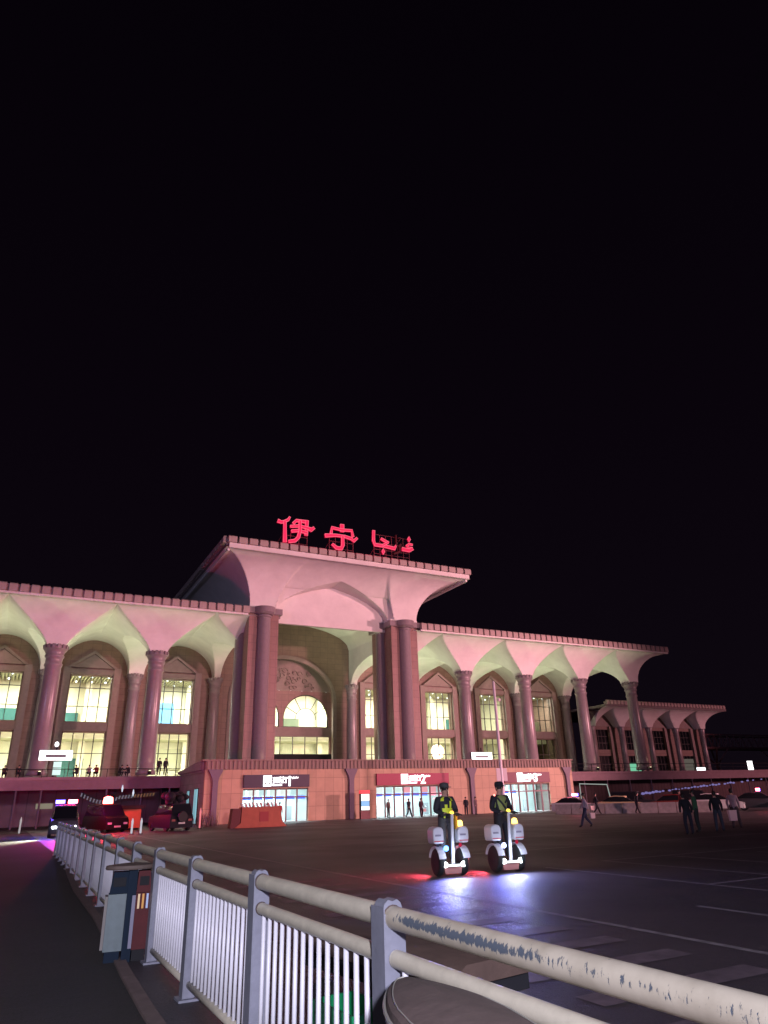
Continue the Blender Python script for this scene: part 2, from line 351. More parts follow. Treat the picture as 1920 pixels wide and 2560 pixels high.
# eave blocks
blk_me = {}
def blocks(p0, p1, pitch, wd, z0, z1, dep, name='eave_block'):
    p0, p1 = Vector(p0), Vector(p1); L = (p1 - p0).length; n = round(L / pitch); d = (p1 - p0) / n; ang = atan2(d.y, d.x)
    key = (wd, z0, z1, dep)
    if key not in blk_me:
        h = z1 - z0; m = MB()
        pr = [(0, 0), (-dep, 0), (-dep, h * .82), (-dep * .7, h * .96), (-dep * .3, h), (0, h)]
        m.prism(pr, -wd / 2, wd / 2, 0, 'x'); blk_me[key] = m.mesh('eave_block', M_block)
    for i in range(n):
        c = p0 + d * (i + .5); o = link(name, blk_me[key], bld, (c.x - bld_off.x, c.y - bld_off.y, z0 + random.uniform(-.015, .015)), (0, 0, ang))
blocks((-24, VE + .2), (PL[0] - .1, VE + .2), 1.0, .74, ZE, ZT, .42)
blocks((PR[1] + .2, VE + .2), (90.8, VE + .2), 1.0, .74, ZE, ZT, .42)
blocks((90.75, VE + .2), (90.75, 90), 1.0, .74, ZE, ZT, .42)
for (a, b) in ((-24, PL[0] - .3), (PR[1] + .3, 90.75)):
    B(MB().box(a, b, VE + .05, VE + .195, ZE + .02, ZT - .1), 'eave_backing', M_block)
    B(MB().box(a, b, VE - .02, VE + .3, ZE - .22, ZE - .003), 'eave_fascia', M_plaster)

# columns
def col_mesh(rb, rt, h, capr, half=False):
    m = MB(); caph = 2.0
    m.lathe([(rb * 1.12, 0), (rb * 1.12, .35), (rb, .5), (rt, h - caph - .15), (rt * 1.12, h - caph), (rt * 1.12, h - caph + .18), (rt * 1.02, h - caph + .3), (rt * 1.06, h - 1.2),
             (rt * 1.2, h - 1.1), (rt * 1.2, h - .95), (rt * 1.1, h - .8), (capr * .95, h - .3), (capr, h - .25)], n=28)
    return m.mesh('column', M_column)
def cap_mesh(capr):
    m = MB(); k = 14
    for i in range(k):
        a = 2 * pi * i / k; c, s_ = cos(a), sin(a); b0 = len(m.v)
        m.box(-.15, .15, -.11, .11, 0, .42); m.xf(Matrix.Translation((capr * c * .93, capr * s_ * .93, 0)) @ Matrix.Rotation(a + pi / 2, 4, 'Z'), b0)
    m.lathe([(capr * .9, .02), (capr * .9, .3)], n=20)
    return m.mesh('capital', M_column)
cm, cpm = col_mesh(.92, .80, ZC - ZD - .1, 1.22), cap_mesh(1.22)
def column(u, v, sc=1.0):
    o = link('column', cm, bld, (u - bld_off.x, v - bld_off.y, ZD)); o.scale = (sc, sc, 1)
    c = link('capital', cpm, o, (0, 0, ZC - ZD - .36))
for c in LEFT + RIGHT: column(c, VC)
for c in LEFT + [23.6, 44.3] + RIGHT: column(c, VB - .1, .86)
# portal piers with engaged shafts
for (a, b) in (PL, PR):
    pz = 22.35
    B(MB().box(a, b, PV0, PV1, ZD - .3, pz), 'portal_pier', M_pier)
    c = (a + b) / 2
    for (x, y) in ((c, PV0), (a if a > 30 else b, (PV0 + PV1) / 2), (b if a > 30 else a, (PV0 + PV1) / 2), (c, PV1)):
        o = B(MB().lathe([(.95, ZD), (.95, ZD + .5), (.82, ZD + .7), (.78, pz - .5), (.9, pz - .4), (.9, pz - .2)], (x, y), 24), 'engaged_shaft', M_column)
        B(MB().lathe([(1.0, pz - .15), (1.3, pz + .1), (1.3, pz + .75), (1.1, pz + .8)], (x, y), 20), 'shaft_capital', M_column)
    B(MB().box(a - .35, b + .35, PV0 - .35, PV1 + .35, pz + .003, pz + .7), 'pier_cap', M_column)
    B(MB().box(a - .05, b + .05, PV0 - .05, PV1 + .05, pz + .7, pz + .95), 'pier_neck', M_plaster)

# portal roof
PE, PZC, PZE, PZT = 72.06, 23.2, 28.35, 29.62
PU0, PU1 = 17.9, 50.6
def psoff():
    C0 = (PL[1] + PR[0]) / 2
    us = [PU0 + (PU1 - PU0) * i / 260 for i in range(261)]; vv = [PE + (79.6 - PE) * (i / 70) for i in range(71)] + [PV0 - .012 * k * k for k in range(12)]
    vv += [79.6 + (102 - 79.6) * i / 20 for i in range(1, 21)]
    us = sorted(set(us + [PL[0] - .03 * k * k for k in range(7)] + [PR[1] + .03 * k * k for k in range(7)] + [C0])); vv = sorted(set(vv))
    V = []; H = PZE - PZC
    for v in vv:
        for u in us:
            d = PV0 - v; z = flare(d, PV0 - PE, H) if d > 0 else 0
            t = max(0, min(1, d / (PV0 - PE)))
            hw = 8.0 - 2.6 * t ** .6
            sm_ = max(0, min(1, (hw - abs(u - C0)) / .45))
            if sm_ > 0:
                d2 = d + .8 * (1 - t ** .5) * sm_; z = flare(d2, PV0 - PE, H) if d2 > 0 else 0
            zu = 0
            if u < PL[0]: zu = flare(PL[0] - u, PL[0] - PU0, H)
            elif u > PR[1]: zu = flare(u - PR[1], PU1 - PR[1], H)
            else:
                w = (PR[0] - PL[1]) / 2 - .1; dd = w - abs(u - C0)
                if dd > 0: zu = .8 * arch(dd, w, 3.9, .55) + .2 * arch(dd, w, 3.9, -.75)
                if v > 79.5 and PL[0] + .3 < u < PR[1] - .3: zu = H
            V.append((u, v, PZC + max(z, zu)))
    nu = len(us)
    Fs = [(j * nu + i, j * nu + i + 1, (j + 1) * nu + i + 1, (j + 1) * nu + i) for j in range(len(vv) - 1) for i in range(nu - 1)]
    me = bpy.data.meshes.new('portal_soffit'); me.from_pydata(V, [], Fs); me.materials.append(M_plaster)
    me.polygons.foreach_set('use_smooth', [True] * len(Fs)); me.set_sharp_from_angle(angle=radians(22)); link('portal_soffit', me, bld, -bld_off)
psoff()
B(MB().box(PL[1] - .3, PR[0] + .3, 79.0, 79.45, 21.9, 28), 'portal_tympanum', M_plaster)
B(MB().box(PU0 + .3, PU1 - .3, PE - .12, PE + .2, PZE - .1, PZE + .45), 'portal_fascia', M_plaster)
B(MB().box(PU0 + .25, PU0 + .5, PE + .5, 102, PZE - .30, PZE + .2), 'portal_fascia', M_plaster)
B(MB().box(PU1 - .5, PU1 - .25, PE + .5, 102, PZE - .30, PZE + .2), 'portal_fascia', M_plaster)
B(MB().box(PU0, PU1, PE + .203, 102, PZE + .203, PZE + .45), 'portal_roof_slab', M_roof)
B(MB().box(PU0 + .05, PU1 - .05, PE + .05, PE + .25, PZE + .45, PZT - .12), 'eave_backing', M_block)
B(MB().box(PU0 + .05, PU0 + .25, PE + .26, 102, PZE + .45, PZT - .12), 'eave_backing', M_block)
blocks((PU0, PE + .04), (PU1, PE + .04), 1.21, .95, PZE + .46, PZT, .42)
blocks((PU0 + .04, 102), (PU0 + .04, PE), 1.21, .95, PZE + .46, PZT, .42)

# inner portal bay : high barrel with side walls
def inner_bay():
    us = [25.9 + (43.9 - 25.9) * i / 60 for i in range(61)]; us[0] = 24.1; vv = [79.5, 97.2]
    C0 = 34.0; w = 9.9; V = []
    for v in vv:
        for u in us:
            d = max(0, w - abs(u - C0)); V.append((u, v, 23.0 + arch(d, w, 3.4, .95)))
    nu = len(us)
    m = MB(); m.add(V, [(i, i + 1, nu + i + 1, nu + i) for i in range(nu - 1)], 0, True)
    B(m, 'portal_barrel_vault', M_plaster)
    for (x0, x1) in ((23.6, 24.1), (43.9, 44.4)):
        m = MB(); n = 40; pts = [VC + (VB - VC) * i / n for i in range(n + 1)]
        bot = [(p, ZC + prof_v(max(VC + .96, min(VB - .96, p)))) for p in pts]
        poly = bot + [(VB + .5, ZC), (VB + .5, 23.4), (VC - 1, 23.4), (VC - 1, ZC)]
        # strips keep the face simple
        for (y0, z0), (y1, z1) in zip(bot[:-1], bot[1:]):
            m.add([(x0, y0, z0), (x0, y1, z1), (x0, y1, 23.4), (x0, y0, 23.4), (x1, y0, z0), (x1, y1, z1), (x1, y1, 23.4), (x1, y0, 23.4)],
                  [(0, 1, 2, 3), (4, 7, 6, 5), (0, 4, 5, 1), (3, 2, 6, 7)])
        B(m, 'portal_side_wall', M_plaster)
inner_bay()

# ---- main wall with openings, built as slabs round the openings
wall_objs = []
def slab(x0, x1, z0, z1, y0=VW, y1=VW + 1.0, m=M_stone, name='wall'):
    return B(MB().box(x0, x1, y0, y1, z0, z1), name, m)
def window(x0, x1, z0, z1, nx, nz, rows=None, y=VW + .55, dark=None):
    w = B(MB().box(x0 - .12, x0, y - .1, y + .1, z0 - .12, z1 + .12).box(x1, x1 + .12, y - .1, y + .1, z0 - .12, z1 + .12).box(x0, x1, y - .1, y + .1, z1, z1 + .12).box(x0, x1, y - .1, y + .1, z0 - .12, z0), 'window', M_mull)
    w['kind'] = 'thing'
    for i in range(1, nx):
        x = x0 + (x1 - x0) * i / nx; o = MB().box(x - .05, x + .05, y - .07, y + .07, z0, z1).build('mullion', M_mull, w)
    zs = rows or [z0 + (z1 - z0) * k / nz for k in range(1, nz)]
    for z in zs: MB().box(x0, x1, y - .06, y + .06, z - .045, z + .045).build('transom', M_mull, w)
    MB().add([(x0, y, z0), (x1, y, z0), (x1, y, z1), (x0, y, z1)], [(0, 1, 2, 3)]).build('pane', dark or M_pane, w)
    return w
def pane_mat(name='window_glass', tint=(.95, .98, .94), gl=.02):
    m = bpy.data.materials.new(name); m.use_nodes = True; nt = m.node_tree; nt.nodes.clear()
    o = nt.nodes.new('ShaderNodeOutputMaterial'); t = nt.nodes.new('ShaderNodeBsdfTransparent'); t.inputs[0].default_value = (*tint, 1)
    gn = nt.nodes.new('ShaderNodeBsdfGlossy'); gn.inputs['Roughness'].default_value = .0; mx = nt.nodes.new('ShaderNodeMixShader'); mx.inputs[0].default_value = gl
    nt.links.new(t.outputs[0], mx.inputs[1]); nt.links.new(gn.outputs[0], mx.inputs[2]); nt.links.new(mx.outputs[0], o.inputs[0]); return m
M_pane = pane_mat(); M_smoke = pane_mat('smoked_glass', (.25, .27, .22), .08)

def bay(cx, w=4.9, kind='lit'):
    x0, x1 = cx - w / 2, cx + w / 2; HW = 5.24
    zu0, zu1, zl0, zl1 = 11.75, 17.45, ZD, 10.45
    slab(cx - HW, x0, ZD, 22.6); slab(x1, cx + HW, ZD, 22.6)
    slab(x0, x1, zu1, 22.6); slab(x0, x1, zl1, zu0)
    # raised frame and gable moulding
    fy0, fy1 = VW - .45, VW - .003
    B(MB().box(x0 - 1.0, x0 - .15, fy0, fy1, ZD, 18.4), 'window_surround', M_frame); B(MB().box(x1 + .15, x1 + 1.0, fy0, fy1, ZD, 18.4), 'window_surround', M_frame)
    B(MB().box(x0 - .147, x1 + .147, fy0 + .1, fy1, zl1 + .15, zu0 - .1), 'window_surround', M_frame)
    B(MB().box(x0 - .147, x1 + .147, fy0 + .1, fy1, zu1 + .1, 18.2), 'window_surround', M_frame)
    ap = 20.5
    B(MB().prism([(x0 - .1, 18.403), (x1 + .1, 18.403), (cx, ap - .35)], fy0 + .15, fy1), 'gable_panel', M_frame)
    for sgn in (-1, 1):
        e0, e1 = cx + sgn * (w / 2 + .55), cx
        B(MB().prism([(e0, 18.41), (e0 - sgn * .5, 18.41), (e1, ap - .3), (e1, ap + .1)], fy0 - .1, fy1 - .05), 'gable_moulding', M_frame)
    if kind == 'lit':
        window(x0, x1, zu0, zu1, 4, 3, rows=[zu0 + 1.9, zu0 + 4.2]); window(x0, x1, zl0, zl1, 4, 2, rows=[zl0 + 3.2])
    else:
        window(x0, x1, zu0, zu1, 4, 3, rows=[zu0 + 1.9, zu0 + 4.2]); window(x0, x1, zl0, zl1, 4, 2, rows=[zl0 + 3.2], dark=M_smoke)
for cx in (-23.7, -13.2, -2.7, 7.78): bay(cx)
bay(18.3); bay(49.3)
for cx in (59.9, 70.3): bay(cx)
bay(80.6, kind='dim')
slab(86.0 - .13, 87.4, ZD, 22.6)
B(MB().box(86.2, 87.4, VW + 1.003, VW + 12, ZD, 22.4), 'end_wall', M_stone)
# portal back wall
CX = 33.65
def arc_pts(cx, z0, rx_, rz_, n=24, a0=0, a1=pi): return [(cx + rx_ * cos(a0 + (a1 - a0) * i / n), z0 + rz_ * sin(a0 + (a1 - a0) * i / n)) for i in range(n + 1)]
def arch_wall(x0, x1, zb, zt, cx, hw, zs, rz, y0, y1, m, name):
    """wall x0..x1, zb..zt with an arched hole of half width hw springing at zs"""
    mb = MB(); pts = arc_pts(cx, zs, hw, rz)[::-1]
    if x0 < cx - hw - .01: mb.box(x0, cx - hw, y0, y1, zb, zt)
    if x1 > cx + hw + .01: mb.box(cx + hw, x1, y0, y1, zb, zt)
    for (xa, za), (xb, zb_) in zip(pts[:-1], pts[1:]):
        mb.add([(xa, y0, za), (xb, y0, zb_), (xb, y0, zt), (xa, y0, zt), (xa, y1, za), (xb, y1, zb_), (xb, y1, zt), (xa, y1, zt)], [(0, 1, 2, 3), (4, 7, 6, 5), (0, 4, 5, 1), (3, 2, 6, 7)])
    return B(mb, name, m)
arch_wall(23.55, 44.1, ZD, 26.6, CX, 7.9, 15.2, 6.2, VW - .6, VW, M_stone, 'portal_wall')
# archivolt ring
def ring(cx, zs, rx_, rz_, t, y0, y1, m, name, zb):
    mb = MB(); o = arc_pts(cx, zs, rx_, rz_, 28); i_ = arc_pts(cx, zs, rx_ - t, rz_ - t, 28)
    for k in range(28):
        a, b, c, d = o[k], o[k + 1], i_[k + 1], i_[k]
        mb.add([(a[0], y0, a[1]), (b[0], y0, b[1]), (c[0], y0, c[1]), (d[0], y0, d[1]), (a[0], y1, a[1]), (b[0], y1, b[1]), (c[0], y1, c[1]), (d[0], y1, d[1])],
               [(0, 1, 2, 3), (4, 7, 6, 5), (0, 4, 5, 1), (3, 2, 6, 7)])
    if zb is not None:
        for s_ in (-1, 1): mb.box(min(cx + s_ * rx_, cx + s_ * (rx_ - t)), max(cx + s_ * rx_, cx + s_ * (rx_ - t)), y0, y1, zb, zs)
    return B(mb, name, m)
ring(CX, 15.2, 8.1, 6.4, .55, VW - .85, VW - .3, M_frame, 'archivolt', ZD)
# recessed face with twin fan windows
RV = VW + .35
def tymp():
    mb = MB(); pts = arc_pts(CX, 15.2, 7.9, 6.2, 30)
    for (xa, za), (xb, zb) in zip(pts[:-1], pts[1:]):
        mb.add([(xa, RV, 16.75), (xb, RV, 16.75), (xb, RV, max(zb, 16.76)), (xa, RV, max(za, 16.76))], [(0, 1, 2, 3)])
    B(mb, 'relief_panel', M_frame)
tymp()
rl = MB()  # carved relief : scroll work
random.seed(3)
for k in range(46):
    a = random.uniform(0, pi); r = random.uniform(.2, 1); x = CX + 5.4 * r * cos(a); z = 17.1 + 3.2 * r * sin(a)
    rr = random.uniform(.22, .5); rl.tube([(x + rr * cos(t * .8) * (1 - t * .09), RV - .06, z + rr * sin(t * .8) * (1 - t * .09)) for t in range(8)], .08, 5)
B(rl, 'carved_relief', M_frame)
fx = [(CX - 3.78, 3.5), (CX + 3.78, 3.5)]
for cx, r in fx:
    arch_wall(cx - 3.78 - (.3 if cx < CX else 0), cx + 3.78 + (.3 if cx > CX else 0), 11.65, 16.74, cx, r, 12.75, r, RV, RV + .4, M_pier, 'fan_wall')
    w = B(MB().box(cx - r, cx + r, RV + .1, RV + .25, 11.65, 11.75), 'fan_window', M_mull)
    p = arc_pts(cx, 12.75, r, r, 30)
    m = MB()
    for a, b in zip(p[:-1], p[1:]): m.add([(a[0], RV + .2, a[1]), (b[0], RV + .2, b[1]), (b[0], RV + .2, 11.75), (a[0], RV + .2, 11.75)], [(0, 1, 2, 3)])
    m.build('pane', M_pane, w)
    for k in range(1, 6):
        a = pi * k / 6
        MB().tube([(cx + 1.6 * cos(a), RV + .18, 12.75 + 1.6 * sin(a)), (cx + r * cos(a), RV + .18, 12.75 + r * sin(a))], .055, 6).build('mullion', M_mull, w)
    MB().tube([(x_, RV + .18, z_) for x_, z_ in arc_pts(cx, 12.75, 1.6, 1.6, 16)], .05, 6).build('inner_arc', M_mull, w)
    MB().tube([(x_, RV + .18, z_) for x_, z_ in arc_pts(cx, 12.75, r - .05, r - .05, 24)], .08, 6).build('outer_arc', M_mull, w)
    for s_ in (-1, 1): MB().box(cx + s_ * (r - .07) - .07, cx + s_ * (r - .07) + .07, RV + .1, RV + .25, 11.75, 12.75).build('mullion', M_mull, w)
slab(CX - 7.9, CX + 7.9, 10.35, 11.647, RV - .1, RV + .4, M_frame, 'lintel')
slab(CX - 7.9, CX + 7.9, ZD, 8.0, RV, RV + .4, M_dark, 'entrance_lobby')
window(CX - 7.5, CX + 7.5, 8.0, 10.35, 8, 1, y=RV + .2)
slab(CX - 7.9, CX - 7.5, 8.0, 10.35, RV, RV + .4, M_pier, 'jamb'); slab(CX + 7.5, CX + 7.9, 8.0, 10.35, RV, RV + .4, M_pier, 'jamb')

# ---- interior hall
B(MB().box(-24, 86.1, 108, 108.3, ZD, 19), 'hall_back_wall', M_cream)
B(MB().box(-24, 86.1, VW + 1.05, 108, 18.6, 18.7), 'hall_ceiling', M_cream2)
B(MB().box(-24, 86.1, VW + 1.05, 108, ZD - .1, ZD), 'hall_floor', M_cream2)
B(MB().box(-24, 86.1, 103, 103.4, 10.2, 12.0), 'gallery_front', M_cream)
B(MB().box(-24, 86.1, 103.4, 108, 10.2, 10.45), 'gallery_floor', M_cream)
sl = MB()
x = -24
while x < 86: sl.box(x, x + .16, VW + 1.2, 107.8, 18.1, 18.45); x += .42
B(sl, 'ceiling_slat', M_slat)['kind'] = 'stuff'
sp = MB(); random.seed(5)
for k in range(56):
    x = -23 + k * 1.95
    for y in (100.2, 104.6): sp.sphere((x + random.uniform(-.3, .3), y, 17.8), .13, 8)
B(sp, 'hall_spotlight', E_white)['kind'] = 'stuff'
for (x0, x1, z0, z1, m) in ((4, 7.5, 12.1, 14.0, M_teal), (-6, 0, 12.2, 14.4, M_teal), (56, 60, 12.2, 14.2, M_teal), (68, 73, 12.3, 14.6, M_teal), (25, 31, 11.9, 14.2, M_teal), (35.6, 40.2, 12, 14.0, mat('grey_green_panel', (.16, .20, .15), .3)),
                           (5, 9, ZD, 8, M_teal), (16, 22, 6.5, 9.3, M_cream2), (66, 74, 6.2, 9, M_cream2), (52, 56, 5, 8.2, M_cream2), (28, 33, 8, 8.9, M_cream2)):
    B(MB().box(x0, x1, 107.7, 107.95, z0, z1), 'hall_panel', m)
for x in range(-20, 86, 7): B(MB().box(x, x + .8, 106.6, 107.4, ZD, 18.5), 'hall_pillar', M_cream)
B(MB().box(75.6, 75.8, 98.1, 108, ZD, 18.5), 'hall_partition', M_cream)
B(MB().box(76, 86, 104.4, 104.6, 10.46, 14.2), 'hall_dark_screen', mat('dark_olive_panel', (.12, .11, .07), .7))
B(MB().box(17.9, 19.9, 104.2, 104.35, 12.1, 15.3), 'advertising_screen', emis('blue_white_screen', (.25, .72, 1.0), 2.0))
for x in (-19, -8.5, 2, 12.5, 23, 33.5, 44, 54.5, 65):
    light('AREA', 'hall_ceiling_light', (x, 102.5, 18.0), (x, 102.6, 5), 3000, (1, .99, .84), 6, 3)
    light('AREA', 'hall_lower_light', (x, 101.0, 10.1), (x, 101.5, 5), 1700, (1, .98, .80), 6, 2)
light('AREA', 'hall_ceiling_light', (81, 101, 18.0), (81, 101.5, 5), 1700, (1, .99, .84), 6, 2)
light('AREA', 'hall_lower_light', (81, 100.5, 10.0), (81, 101, 5), 90, (1, .95, .66), 3, 2)

# warm glints : small lamps at the feet of the columns
lamp_me = MB().lathe([(.16, 0), (.16, .3), (.1, .36)], n=10).mesh('ground_lamp', [M_dark]); lens_me = MB().lathe([(.12, .33), (.12, .38), (.02, .4)], n=10).mesh('lens', [E_warm])
ref = None
for i, c in enumerate(LEFT[2:] + RIGHT):
    for j, y in enumerate((VC - 1.25,)):
        t = link('column_uplight', lamp_me, None, (c + .25, y, ZD)); link('lens', lens_me, t)
        tag(t, 'small round uplight at the foot of the %s' % ['front column hidden at the far left', 'front column nearest the left picture edge', 'second front column, left of the portal', 'first front column right of the portal', 'second front column right of the portal', 'third front column right of the portal', 'last front column at the right end'][i], 'uplight', 'uplights at the feet of the front columns')
        light('SPOT', 'column_glow', (c + .3, y - .05, ZD + .42), (c + .1, VC - .6, ZD + 7), 260, WARM, .06, angle=50)
for c in (24.2, 43.1):
    t = link('column_uplight', lamp_me, None, (c + .3, PV0 - 1.3, ZD)); link('lens', lens_me, t)
    tag(t, 'small round uplight on the deck in front of the %s portal pier' % ('left' if c < 30 else 'right'), 'uplight', 'uplights in front of the portal piers')
    light('SPOT', 'column_glow', (c + .35, PV0 - 1.32, ZD + .42), (c, PV0 - .5, ZD + 7), 260, WARM, .06, angle=50)

# ------------------------------------------------------------------ raised deck
deck = thing('raised_deck', 'raised concrete forecourt deck running along the station front behind the entrance block', 'deck', (30, 80, 0))
doff = Vector((30, 80, 0))
def D(mb_, name, m, parent=None):
    o = mb_.build(name, m, parent or deck)
    if parent is None: o.location = -doff
    return o
D(MB().box(-60, 180, 79.4, 140, 4.3, 4.62), 'deck_slab', M_deckedge)
D(MB().box(-60, 180, 79.1, 79.4, 3.42, 4.3), 'edge_beam', M_deckedge)
D(MB().box(-60, 180, 78.95, 79.45, 4.3, 4.56), 'edge_coping', M_deckedge)
D(MB().box(-60, 16.6, 90, 90.4, 0, 4.3), 'underpass_wall', M_under)
D(MB().box(61, 180, 84, 84.4, 0, 4.3), 'ramp_wall', M_rwall)
for x in (-22, -14, -6, 1.0, 3.2, 9.2, 12.6, 15.4): D(MB().lathe([(.09, 0), (.09, 3.42)], (x, 79.3), 8), 'deck_post', M_pilaster)
for x in (64, 68, 72.3, 76.6, 81, 85.3, 89.7, 94, 98.3, 102.7, 107, 111.4): D(MB().lathe([(.08, 0), (.08, 3.42)], (x, 79.3), 8), 'deck_post', M_pilaster)
# a few lit shop windows deep below the deck
for (x0, x1, z0, z1, c, s_) in ((-2, -.4, 1.8, 2.3, (.9, .6, .4), .18), (3.3, 5.0, 1.75, 2.3, (.9, .85, .6), .22), (-9, -3, 2.3, 3.3, (.35, .5, .5), .06)):
    D(MB().box(x0, x1, 89.85, 89.95, z0, z1), 'shop_window', emis('dim_window%d' % int(x0 * 10), c, s_))
# deck rail on the right
for k in range(72):
    x = 62 + k * 1.5
    if k % 2 == 0: D(MB().box(x - .03, x + .03, 79.25, 79.31, 4.56, 5.65), 'rail_post', M_dark)
D(MB().box(62, 170, 79.24, 79.32, 5.6, 5.68), 'handrail', M_dark); D(MB().box(62, 170, 79.26, 79.30, 5.1, 5.14), 'handrail', M_dark)
D(MB().box(-60, 16.4, 79.24, 79.32, 5.3, 5.36), 'handrail', M_dark)
for k in range(38): D(MB().box(-59 + k * 2, -58.95 + k * 2, 79.25, 79.31, 4.56, 5.3), 'rail_post', M_dark)

# ------------------------------------------------------------------ entrance block (annex)
AV, AZ = 68.44, 5.61; AL, AR = 16.4, 60.6
ann = thing('entrance_block', 'low salmon stone entrance block with ribbed parapet and three lit doorways', 'entrance block', (38, AV, 0)); aoff = Vector((38, AV, 0))
def N(mb_, name, m, parent=None):
    o = mb_.build(name, m, parent or ann)
    if parent is None: o.location = -aoff
    return o
doors = [(20.1, 26.7, 2.98), (34.2, 42.95, 3.0), (50.45, 56.95, 3.0)]
xs = [AL] + [x for d in doors for x in d[:2]] + [AR]
for i in range(0, len(xs), 2): N(MB().box(xs[i], xs[i + 1], AV, AV + .4, 0, 4.72), 'front_wall', M_annex)
for (a, b, h) in doors: N(MB().box(a, b, AV, AV + .4, h, 4.72), 'front_wall', M_annex)
N(MB().box(AL, AR, AV - .12, AV + .6, 4.724, AZ - .12), 'parapet', M_rib)
N(MB().box(AL - .35, AR + .1, AV - .3, AV + .7, AZ - .12, AZ), 'parapet_coping', M_rib)
rib = MB().box(-.09, .09, -.09, 0, 0, .74).mesh('parapet_rib', M_rib); k = 0; x = AL + .2
while x < AR - .1: link('parapet_rib', rib, ann, Vector((x, AV - .123, 4.74)) - aoff); x += .42
# left side wall, its parapet slopes down towards the deck
N(MB().box(AL, AL + .4, AV + .4, 79.3, 0, 4.72), 'side_wall', M_annexside)
N(MB().prism([(AV + .6, 4.724), (79.3, 4.724), (79.3, 4.95), (AV + .6, AZ)], AL - .3, AL + .1, 0, 'x'), 'side_parapet', M_annexside)
N(MB().box(AL - .08, AL + .3, AV + .6, 79.3, 4.45, 4.72), 'side_ledge', M_annexside)
N(MB().box(AR - .4, AR, AV + .4, 79.3, 0, 4.72), 'side_wall', M_annexside)
N(MB().box(AR - .3, AR + .1, AV + .7, 79.3, 4.724, AZ), 'side_parapet', M_rib)
N(MB().box(AL + .2, AR - .2, AV + .62, 79.3, 4.5, 4.7), 'flat_roof', M_roof)
for (y, w, z0, z1) in ((70.6, 1.3, 0, 3.1), (74.2, .8, 1.6, 3.0)):
    f = N(MB().box(AL - .06, AL - .003, y - .1, y + w + .1, z0, z1 + .1), 'side_window', M_mull)
    MB().box(AL - .1, AL - .063, y, y + w, z0 + .1, z1).build('pane', emis('teal_lit_pane', (.35, .72, .85), .75), f)
    for q in range(1, 3): MB().box(AL - .12, AL - .103, y + w * q / 3 - .03, y + w * q / 3 + .03, z0, z1).build('mullion', M_mull, f)
# pilasters that widen at the top
pil = MB(); pil.box(-.25, .25, -.3, -.003, 0, 3.6)
pil.prism([(-.25, 3.603), (.25, 3.603), (.33, 4.0), (.66, 4.6), (.66, 4.72), (-.66, 4.72), (-.66, 4.6), (-.33, 4.0)], -.3, -.003)
pilm = pil.mesh('pilaster', M_pilaster)
for x in (17.35, 31.3, 46.0, 59.7): link('pilaster', pilm, ann, Vector((x, AV, 0)) - aoff)
